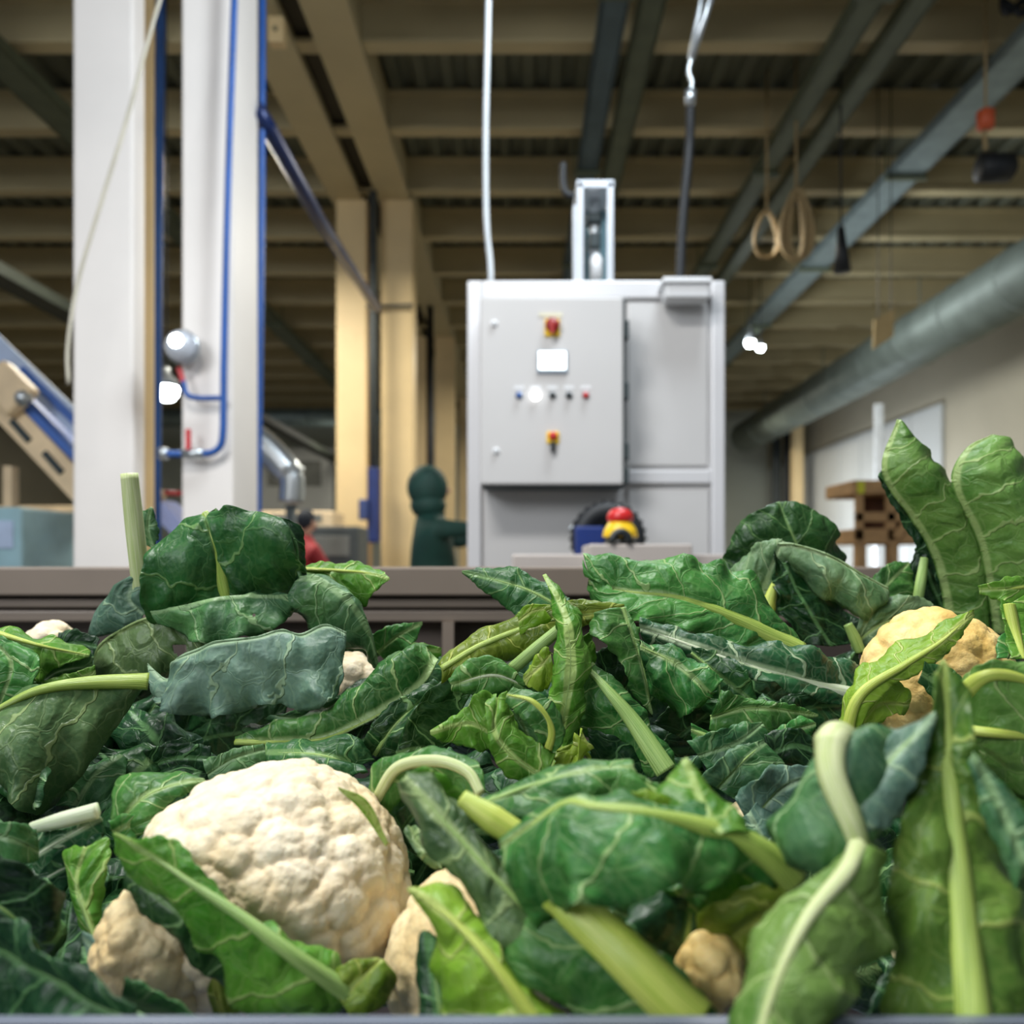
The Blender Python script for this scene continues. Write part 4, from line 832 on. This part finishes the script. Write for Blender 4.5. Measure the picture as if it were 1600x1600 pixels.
# right foreground
lf('front','teal','1300,1158 1302,1215 1330,1290 1342,1330','1292,1160 1260,1240 1202,1290 1215,1345 1300,1370','1315,1150 1370,1140 1420,1230 1370,1290 1345,1330',(43,42,41,41),(1,2,3,2,0),(1,2,3,2,0),rib=(25,16),rm='p',tp=0,stalk='1335,1168 1312,1150',ds=(45,44),bulge=.1,ruf=3.5,quilt=2.4)
lf('front','blue','1330,1260 1380,1200 1462,1116','1320,1170 1370,1135 1420,1128 1462,1112','1345,1300 1390,1282 1425,1230 1464,1120',(42,42.5,43),(2,2,2,0),(-1,-1,-1,0),rib=(4,2),rm='g',bulge=.12,quilt=2.4,ruf=2.5)
lf('front','pale','1342,1322 1322,1362 1262,1435 1215,1530 1180,1640','1320,1335 1262,1362 1200,1410 1160,1500 1145,1570 1130,1640','1345,1318 1390,1325 1402,1400 1392,1500 1355,1535 1330,1585 1290,1640',(40.5,39,37.5,36,34.5),(1,1,1.5,1.5,1,1),(1,1,1.5,1.5,1,1,1),rib=(15,6),rm='p',tp=.3,bulge=.14,ruf=4.5,quilt=3.2,vk=.8)
lf('front','moss','1522,1600 1508,1480 1496,1350 1485,1230 1472,1034','1500,1600 1420,1610 1385,1500 1392,1380 1412,1270 1448,1180 1458,1090 1471,1030','1560,1600 1640,1600 1640,1450 1600,1370 1560,1250 1525,1180 1515,1090 1474,1030',(38,39.5,41,42.5,45),(1,2,2,1,1,1,0,0),(0,1,1,1,0,0,0,0),rib=(27,7),rm='y',tp=.3,bulge=.1,ruf=6,quilt=2.6,vk=.56)
lf('front','teal','1600,1350 1560,1260 1520,1180','1640,1370 1590,1260 1520,1175','1590,1385 1545,1280 1512,1190',(39,40,41),bulge=.2)
lf('front','deep','1590,1660 1560,1560 1580,1440','1480,1640 1450,1500 1560,1420','1700,1640 1690,1500 1620,1420',(47,48,50),rib=(8,5),rm='d')
lf('front','deep','1400,1640 1420,1560 1440,1480','1330,1620 1370,1540 1420,1470','1500,1620 1490,1540 1450,1480',(45,46,47),rib=(5,4),rm='d')
# yellow head at the right
lf('gold','lime','1322,1150 1345,1085 1412,1040 1470,1003 1520,958','1318,1130 1335,1075 1342,1052 1375,1030 1440,1000 1520,952','1335,1150 1365,1095 1412,1060 1470,1025 1522,962',(72,71.5,72,73,75),(1,1,2,2,0),(0,0,0,0),rib=(10,3),rm='l',ruf=3,jag=2)
lf('gold','lime','1345,1130 1372,1100 1420,1100','1345,1110 1370,1080 1400,1068 1422,1090','1350,1145 1385,1120 1415,1110',(73,73,74),ruf=4,jag=2)
lf('gold','bright','1640,910 1590,918 1530,922','1640,895 1580,903 1528,915','1640,935 1585,945 1560,935 1530,928',(78,78,79),rib=(4,2),rm='l',ruf=5,jag=2)
lf('gold','bright','1575,945 1585,990 1600,1030','1565,935 1570,980 1580,1030','1600,930 1610,980 1620,1030',(77,76,74),rib=(9,12),rm='l')
lf('gold','dark','1440,1052 1480,1080 1500,1100','1445,1035 1490,1050 1510,1090','1435,1065 1465,1095 1495,1105',(72,72,72))
lf('gold','mid','1575,1030 1585,1000 1590,975','1555,1030 1560,1000 1590,970','1600,1030 1620,1000 1592,972',(76,77,78))
lf('gold','pale','1500,1090 1540,1055 1590,1058 1640,1080','1498,1070 1530,1038 1590,1036 1650,1050','1520,1180 1560,1250 1620,1290 1660,1250',(58,56.5,56,56),(0,0,0,0),(1,2,3,2),rib=(15,13),rm='l',bulge=.08,ruf=4)
lf('gold','pale','1510,1140 1560,1146 1640,1155','1505,1120 1560,1112 1640,1115','1530,1200 1580,1240 1640,1260',(57,56,56),(1,2,2),(1,1,1),rib=(8,9),rm='l',ruf=4)
lf('gold','olive','1560,1420 1570,1340 1600,1260','1520,1380 1530,1300 1580,1240','1650,1420 1650,1340 1640,1260',(58,59,60),rib=(4,3))
# tall pair
lf('tall','pale','1492,1000 1468,880 1430,810 1396,765 1382,725 1403,657','1490,1000 1465,880 1427,810 1393,765 1380,725 1402,655','1550,1000 1538,870 1510,780 1478,740 1438,692 1407,656',(103,102,101,101,102),(1,1,1,1,0),(1,1,1,0),bulge=.36,ruf=3,quilt=1.8,vk=.62)
lf('tall','deep','1478,905 1430,810 1373,740','1475,930 1420,830 1371,745','1470,860 1425,780 1385,720',(103,103,103),bulge=.05)
lf('tall','pale','1560,990 1536,850 1496,760 1510,707 1550,681','1557,990 1533,850 1493,760 1508,705 1550,679','1660,990 1640,830 1606,740 1580,695 1553,680',(101,99,99,100),(1,1,1,0),(1,1,1,0),bulge=.34,ruf=3,quilt=1.8,vk=.62)
lf('tall','deep','1560,1000 1550,900 1530,790','1530,1000 1525,900 1500,780','1620,1000 1600,900 1545,800',(106,106,105))
lf('tall','deep','1475,960 1450,900 1440,850','1455,960 1425,900 1432,855','1510,960 1490,890 1462,835',(104,104,104),bulge=.1)
stalk('tall','1432,945 1438,910 1444,872',(101,101,102),(8,8,6),'g')
lf('tall','deep','1400,940 1420,900 1435,870','1385,945 1405,905 1430,868','1430,950 1440,900 1440,875',(104,104,104))
# back right
lf('back','dark','1270,900 1240,840 1215,785','1320,900 1318,870 1295,815 1262,790 1216,784','1120,900 1140,850 1165,808 1190,795 1213,785',(104,103,104),(1,2,1,0,0),(1,2,1,0,0),rib=(2,1),bulge=.15,ruf=5)
lf('back','grey','1185,960 1200,900 1222,845','1140,900 1150,880 1188,850 1222,842','1225,960 1235,900 1232,848',(100,99,99),(2,2,1,0),(1,1,0),bulge=.15,ruf=5)
stalk('back','1196,962 1203,935 1213,902',(98,98,98),(13,9,3),'l')
lf('back','grey','1218,851 1246,853 1300,871 1344,898 1387,921','1215,848 1245,850 1300,868 1345,895 1388,918','1230,880 1270,925 1310,942 1350,968 1385,936',(96,95,94.5,95),(0,0,0,0),(1,1,0,0,0),bulge=.34,ruf=7,vk=.6)
lf('back','deep','1225,880 1260,950 1300,1010','1210,860 1215,930 1250,1005','1240,870 1300,930 1345,970 1330,1005',(97.5,97,96),bulge=-.12,ruf=6)
lf('back','mid','1350,960 1385,915 1420,880','1342,945 1370,900 1392,882 1420,878','1400,970 1425,950 1425,900 1421,880',(101,101,102),bulge=.1)
lf('back','grey','1330,1010 1390,970 1475,965','1345,960 1390,935 1440,935 1478,962','1330,1020 1400,1015 1450,1000 1478,970',(95,94,95),rib=(3,2),bulge=.1)
stalk('back','1325,975 1335,995 1345,1018',(93,93,93),(7,9,8),'g')
# fanning leaves right of centre
lf('ribs','mid','1250,1020 1150,968 1060,935 985,925 930,915','1240,1005 1210,965 1160,905 1100,882 1030,876 970,885 915,868','1240,1032 1150,1010 1070,985 1000,972 950,965 925,935 915,880',(84,84,84.5,85.5,87),(2,2.5,2.5,2,2,2,1),(0,0,0,0,1,1,1),rib=(18,3),rm='y',tp=.9,bulge=.1,ruf=6)
lf('ribs','mid','940,890 965,885 995,882','938,872 950,868 995,876','940,900 970,895 1000,890',(89,89,89))
lf('ribs','white','1345,1088 1240,1062 1150,1035 1070,1005 1000,980','1350,1040 1280,1020 1200,1015 1130,1005 1060,985 1000,965','1330,1100 1240,1085 1170,1060 1090,1038 1010,1010',(79,78,78,79,81),(1,1.5,1.5,1,1,0),(-1,-1,-1,0,0),rib=(11,3),rm='w',bulge=.1,ruf=5,quilt=1.8,vk=.5)
lf('ribs','mid','1000,1010 1060,1040 1110,1085','990,1005 1060,1020 1130,1062','1005,1050 1045,1112 1080,1110 1120,1080',(78,76.5,75.5),(1,1,0),(0,0,0),rib=(2,1),bulge=.15,ruf=8,jag=2)
lf('ribs','dark','1080,1020 1130,1060 1180,1100','1080,1010 1150,1035 1182,1090','1060,1060 1110,1110 1170,1120',(78.5,77.5,77),rib=(2,1),ruf=7,jag=2)
lf('ribs','mid','1110,1120 1180,1105 1278,1117','1125,1080 1180,1095 1240,1102 1278,1116','1108,1138 1140,1150 1200,1142 1278,1119',(74.5,74,75),(0,0,0),(0,0,0),rib=(3,1.5),bulge=.12,ruf=5,jag=2)
lf('ribs','deep','1200,1150 1250,1110 1330,1100','1180,1120 1240,1085 1330,1085','1230,1160 1290,1150 1330,1130',(80,80,81),bulge=.12)
lf('ribs','deep','1060,1150 1100,1120 1140,1080','1020,1130 1060,1090 1130,1065','1090,1170 1130,1150 1150,1110',(80,80,80))
lf('ribs','mid','1040,1206 990,1130 950,1080 915,1040','1020,1215 960,1190 910,1120 905,1060','1060,1200 1010,1120 970,1070 925,1035',(69.5,71,72,74),(1,2,2,1),(1,1,1,0),rib=(17,12),rm='g',bulge=.05)
# centre tangle
lf('mess','dark','885,955 820,920 722,893','890,935 840,905 790,889 722,892','870,962 820,965 775,935 723,896',(83,84,86),(1,1,1,0),(0,0,0,0),rib=(3,1),bulge=.12)
lf('mess','bright','868,1190 890,1060 888,985 874,940 850,898','850,1180 868,1060 872,990 861,930 848,899','895,1170 912,1060 910,1000 893,945 853,897',(71,71,72,74,77),(1,1,1,1,0),(0,1,1,1,0),rib=(2,1),bulge=.08,ruf=4,jag=2)
lf('mess','sun','690,1045 760,1005 860,970 975,952','684,1038 715,1005 800,966 880,943 975,944','690,1068 760,1040 830,1020 890,985 975,962',(75,76,76.5,77),(1,2,2,1,0),(0,0,0,0),rib=(5,5),rm='y',bulge=.2,ruf=3)
stalk('mess','800,1045 835,1015 880,978',(75,74.5,74.5),(10,10,9),'g')
lf('mess','lime','810,970 830,955 850,950','808,960 825,945 855,945','812,985 840,975 860,965',(76,76,76),ruf=5,jag=2)
lf('mess','mid','972,950 992,1005 1008,1060 1019,1117','930,960 925,995 965,1025 985,1075 1018,1116','978,948 998,990 1003,1040 1020,1115',(75.5,74.5,74,74),(0,0,0,0,0),(0,0,0,0),rib=(5,2),rm='g',bulge=.1,ruf=5,jag=2)
lf('mess','bright','900,1000 900,1050 890,1100','880,990 885,1050 880,1110','925,985 925,1040 905,1100',(76,76,76),ruf=4)
lf('mess','deep','990,1060 960,1090 930,1060','1020,1120 980,1130 920,1100','990,1020 950,1010 930,1020',(80,80,80))
lf('mess','mid','848,1190 862,1140 835,1098 792,1085','852,1196 880,1150 860,1095 800,1075','840,1190 840,1150 815,1115 790,1098',(68,67.5,67.5,68.5),rib=(8,6),rm='l')
lf('mess','bright','850,1216 800,1180 772,1140 778,1092','868,1180 830,1150 800,1120 790,1080','846,1220 790,1210 765,1160 762,1105 770,1088',(67,67,67.5,69),(0,1,1,0),(0,0,0,0),rib=(2,1),bulge=.2,ruf=4)
lf('mess','teal','830,1170 820,1140 800,1110','790,1160 785,1130 795,1105','855,1170 850,1140 815,1105',(70,70,70),rib=(2,1))
lf('mess','bright','770,1145 730,1130 672,1145','775,1090 745,1085 725,1110 672,1142','775,1170 735,1165 700,1165 673,1148',(71,71,71),ruf=7,jag=2.5)
lf('mess','dark','690,1175 650,1170 620,1178','740,1072 690,1065 650,1100 618,1176','730,1130 690,1170 650,1182 622,1180',(76,75,75),ruf=4)
lf('mess','lime','860,1020 840,1045 818,1062','865,1022 850,1018 818,1055','868,1055 848,1080 822,1070',(72.5,72.5,73),ruf=5,jag=2.5)
lf('mess','mid','820,1070 770,1055 705,1070','840,1085 780,1030 735,1030 700,1062','815,1085 770,1085 735,1085 705,1080',(73.5,73,73),bulge=.2,rib=(3,3),rm='w')
lf('mess','lime','905,1160 895,1185 880,1210','925,1200 915,1165 902,1140','880,1170 870,1190 868,1210',(69,68.5,68),ruf=5,jag=2.5)
lf('mess','bright','880,1120 870,1160 860,1200','860,1110 850,1160 850,1200','905,1110 900,1150 885,1200',(71.5,71,70),ruf=4)
lf('mess','deep','930,1190 970,1210 1010,1215','920,1140 960,1150 1020,1190','920,1230 960,1235 1010,1225',(72,71,71))
# teal hollow
lf('teal','teal','1090,1180 1150,1160 1190,1130','1075,1160 1120,1140 1190,1128','1110,1210 1160,1190 1200,1150',(71,71,72),ruf=6)
lf('teal','teal','1120,1230 1160,1190 1195,1160','1090,1215 1130,1180 1192,1155','1180,1270 1230,1220 1200,1165',(68,68,69),rib=(3,1.5),rm='g',ruf=5)
lf('teal','blue','1170,1290 1220,1230 1280,1210','1150,1250 1190,1200 1270,1200','1190,1330 1240,1290 1290,1240',(65,65,66),rib=(3,1.5),rm='g',ruf=6)
lf('teal','deep','1200,1180 1240,1165 1290,1180','1195,1150 1240,1140 1290,1165','1210,1205 1250,1205 1295,1200',(71,71,71),ruf=5)
lf('teal','mid','1210,1160 1245,1140 1275,1130','1210,1145 1245,1122 1268,1125','1225,1165 1255,1155 1272,1140',(72,72,72),rib=(2,2),rm='w',bulge=.3)
lf('teal','blue','1215,1340 1190,1310 1170,1270','1240,1345 1230,1290 1180,1255','1200,1360 1165,1330 1155,1280',(62,63,64),ruf=4)
lf('teal','mid','1130,1170 1100,1150 1080,1140','1140,1160 1100,1140 1080,1130','1120,1180 1095,1165 1080,1150',(74,74,74),rib=(9,7),rm='g')
# back left
lf('mess','mid','590,1020 620,995 660,973','580,990 615,978 660,971','600,1030 640,1010 660,976',(92,92,92),rib=(2,1))
lf('mess','bright','610,1030 650,1015 690,1018','605,1015 650,1005 690,1012','615,1040 660,1035 690,1024',(94,94,94))
lf('inner','deep','260,1170 340,1150 440,1140','255,1120 340,1090 450,1095','280,1215 350,1200 440,1185',(98,97,97),bulge=-.05)
lf('mid','deep','640,1390 670,1340 700,1280','600,1380 630,1320 680,1270','690,1400 720,1350 730,1290',(70,70,70),bulge=-.05)
# leaves deeper in the heap, filling its hollows
rnd = random.Random(4)
own_at = [('left', 60, 1100), ('low', 120, 1480), ('inner', 350, 1200), ('big', 420, 1420), ('mid', 720, 1480), ('mess', 830, 1120), ('fold', 1080, 1450), ('teal', 1190, 1260), ('ribs', 1180, 1080), ('front', 1450, 1480), ('gold', 1480, 1150), ('tall', 1520, 980), ('back', 1260, 980), ('mound', 400, 1020)]
def heapd(y):
    ks = ((940, 108), (1000, 98), (1100, 86), (1200, 77), (1300, 69), (1400, 62), (1500, 56), (1620, 50))
    for (a, b), (c_, d_) in zip(ks, ks[1:]):
        if y <= c_: return b+(d_-b)*(y-a)/(c_-a)
    return 50
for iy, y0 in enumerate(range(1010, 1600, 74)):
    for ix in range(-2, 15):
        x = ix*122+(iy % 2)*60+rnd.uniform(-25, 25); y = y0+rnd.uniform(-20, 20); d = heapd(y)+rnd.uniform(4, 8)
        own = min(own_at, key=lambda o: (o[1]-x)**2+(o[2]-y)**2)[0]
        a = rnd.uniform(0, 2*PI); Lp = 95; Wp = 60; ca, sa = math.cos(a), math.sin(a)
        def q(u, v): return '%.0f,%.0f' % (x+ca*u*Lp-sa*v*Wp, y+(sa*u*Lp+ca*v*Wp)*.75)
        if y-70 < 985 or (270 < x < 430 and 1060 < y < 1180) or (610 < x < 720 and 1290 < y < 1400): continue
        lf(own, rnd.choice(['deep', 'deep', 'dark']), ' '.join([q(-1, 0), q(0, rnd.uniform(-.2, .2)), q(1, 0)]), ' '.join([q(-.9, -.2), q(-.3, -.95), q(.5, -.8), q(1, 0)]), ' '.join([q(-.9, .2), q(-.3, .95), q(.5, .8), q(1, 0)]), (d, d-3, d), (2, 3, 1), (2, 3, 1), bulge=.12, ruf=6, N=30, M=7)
for nm, t in HEADS.items():                      # short cut stump under every head
    c = t.location+Vector((0, .08, -.10)); fin('stump', tube(NB(), crom([c+Vector((0, .03, -.02)), c+Vector((.005, .04, -.06)), c+Vector((0, .05, -.10))], 8), [.02, .021, .022, .022, .022, .022, .021, .019], 14), RM['g'], t, True)
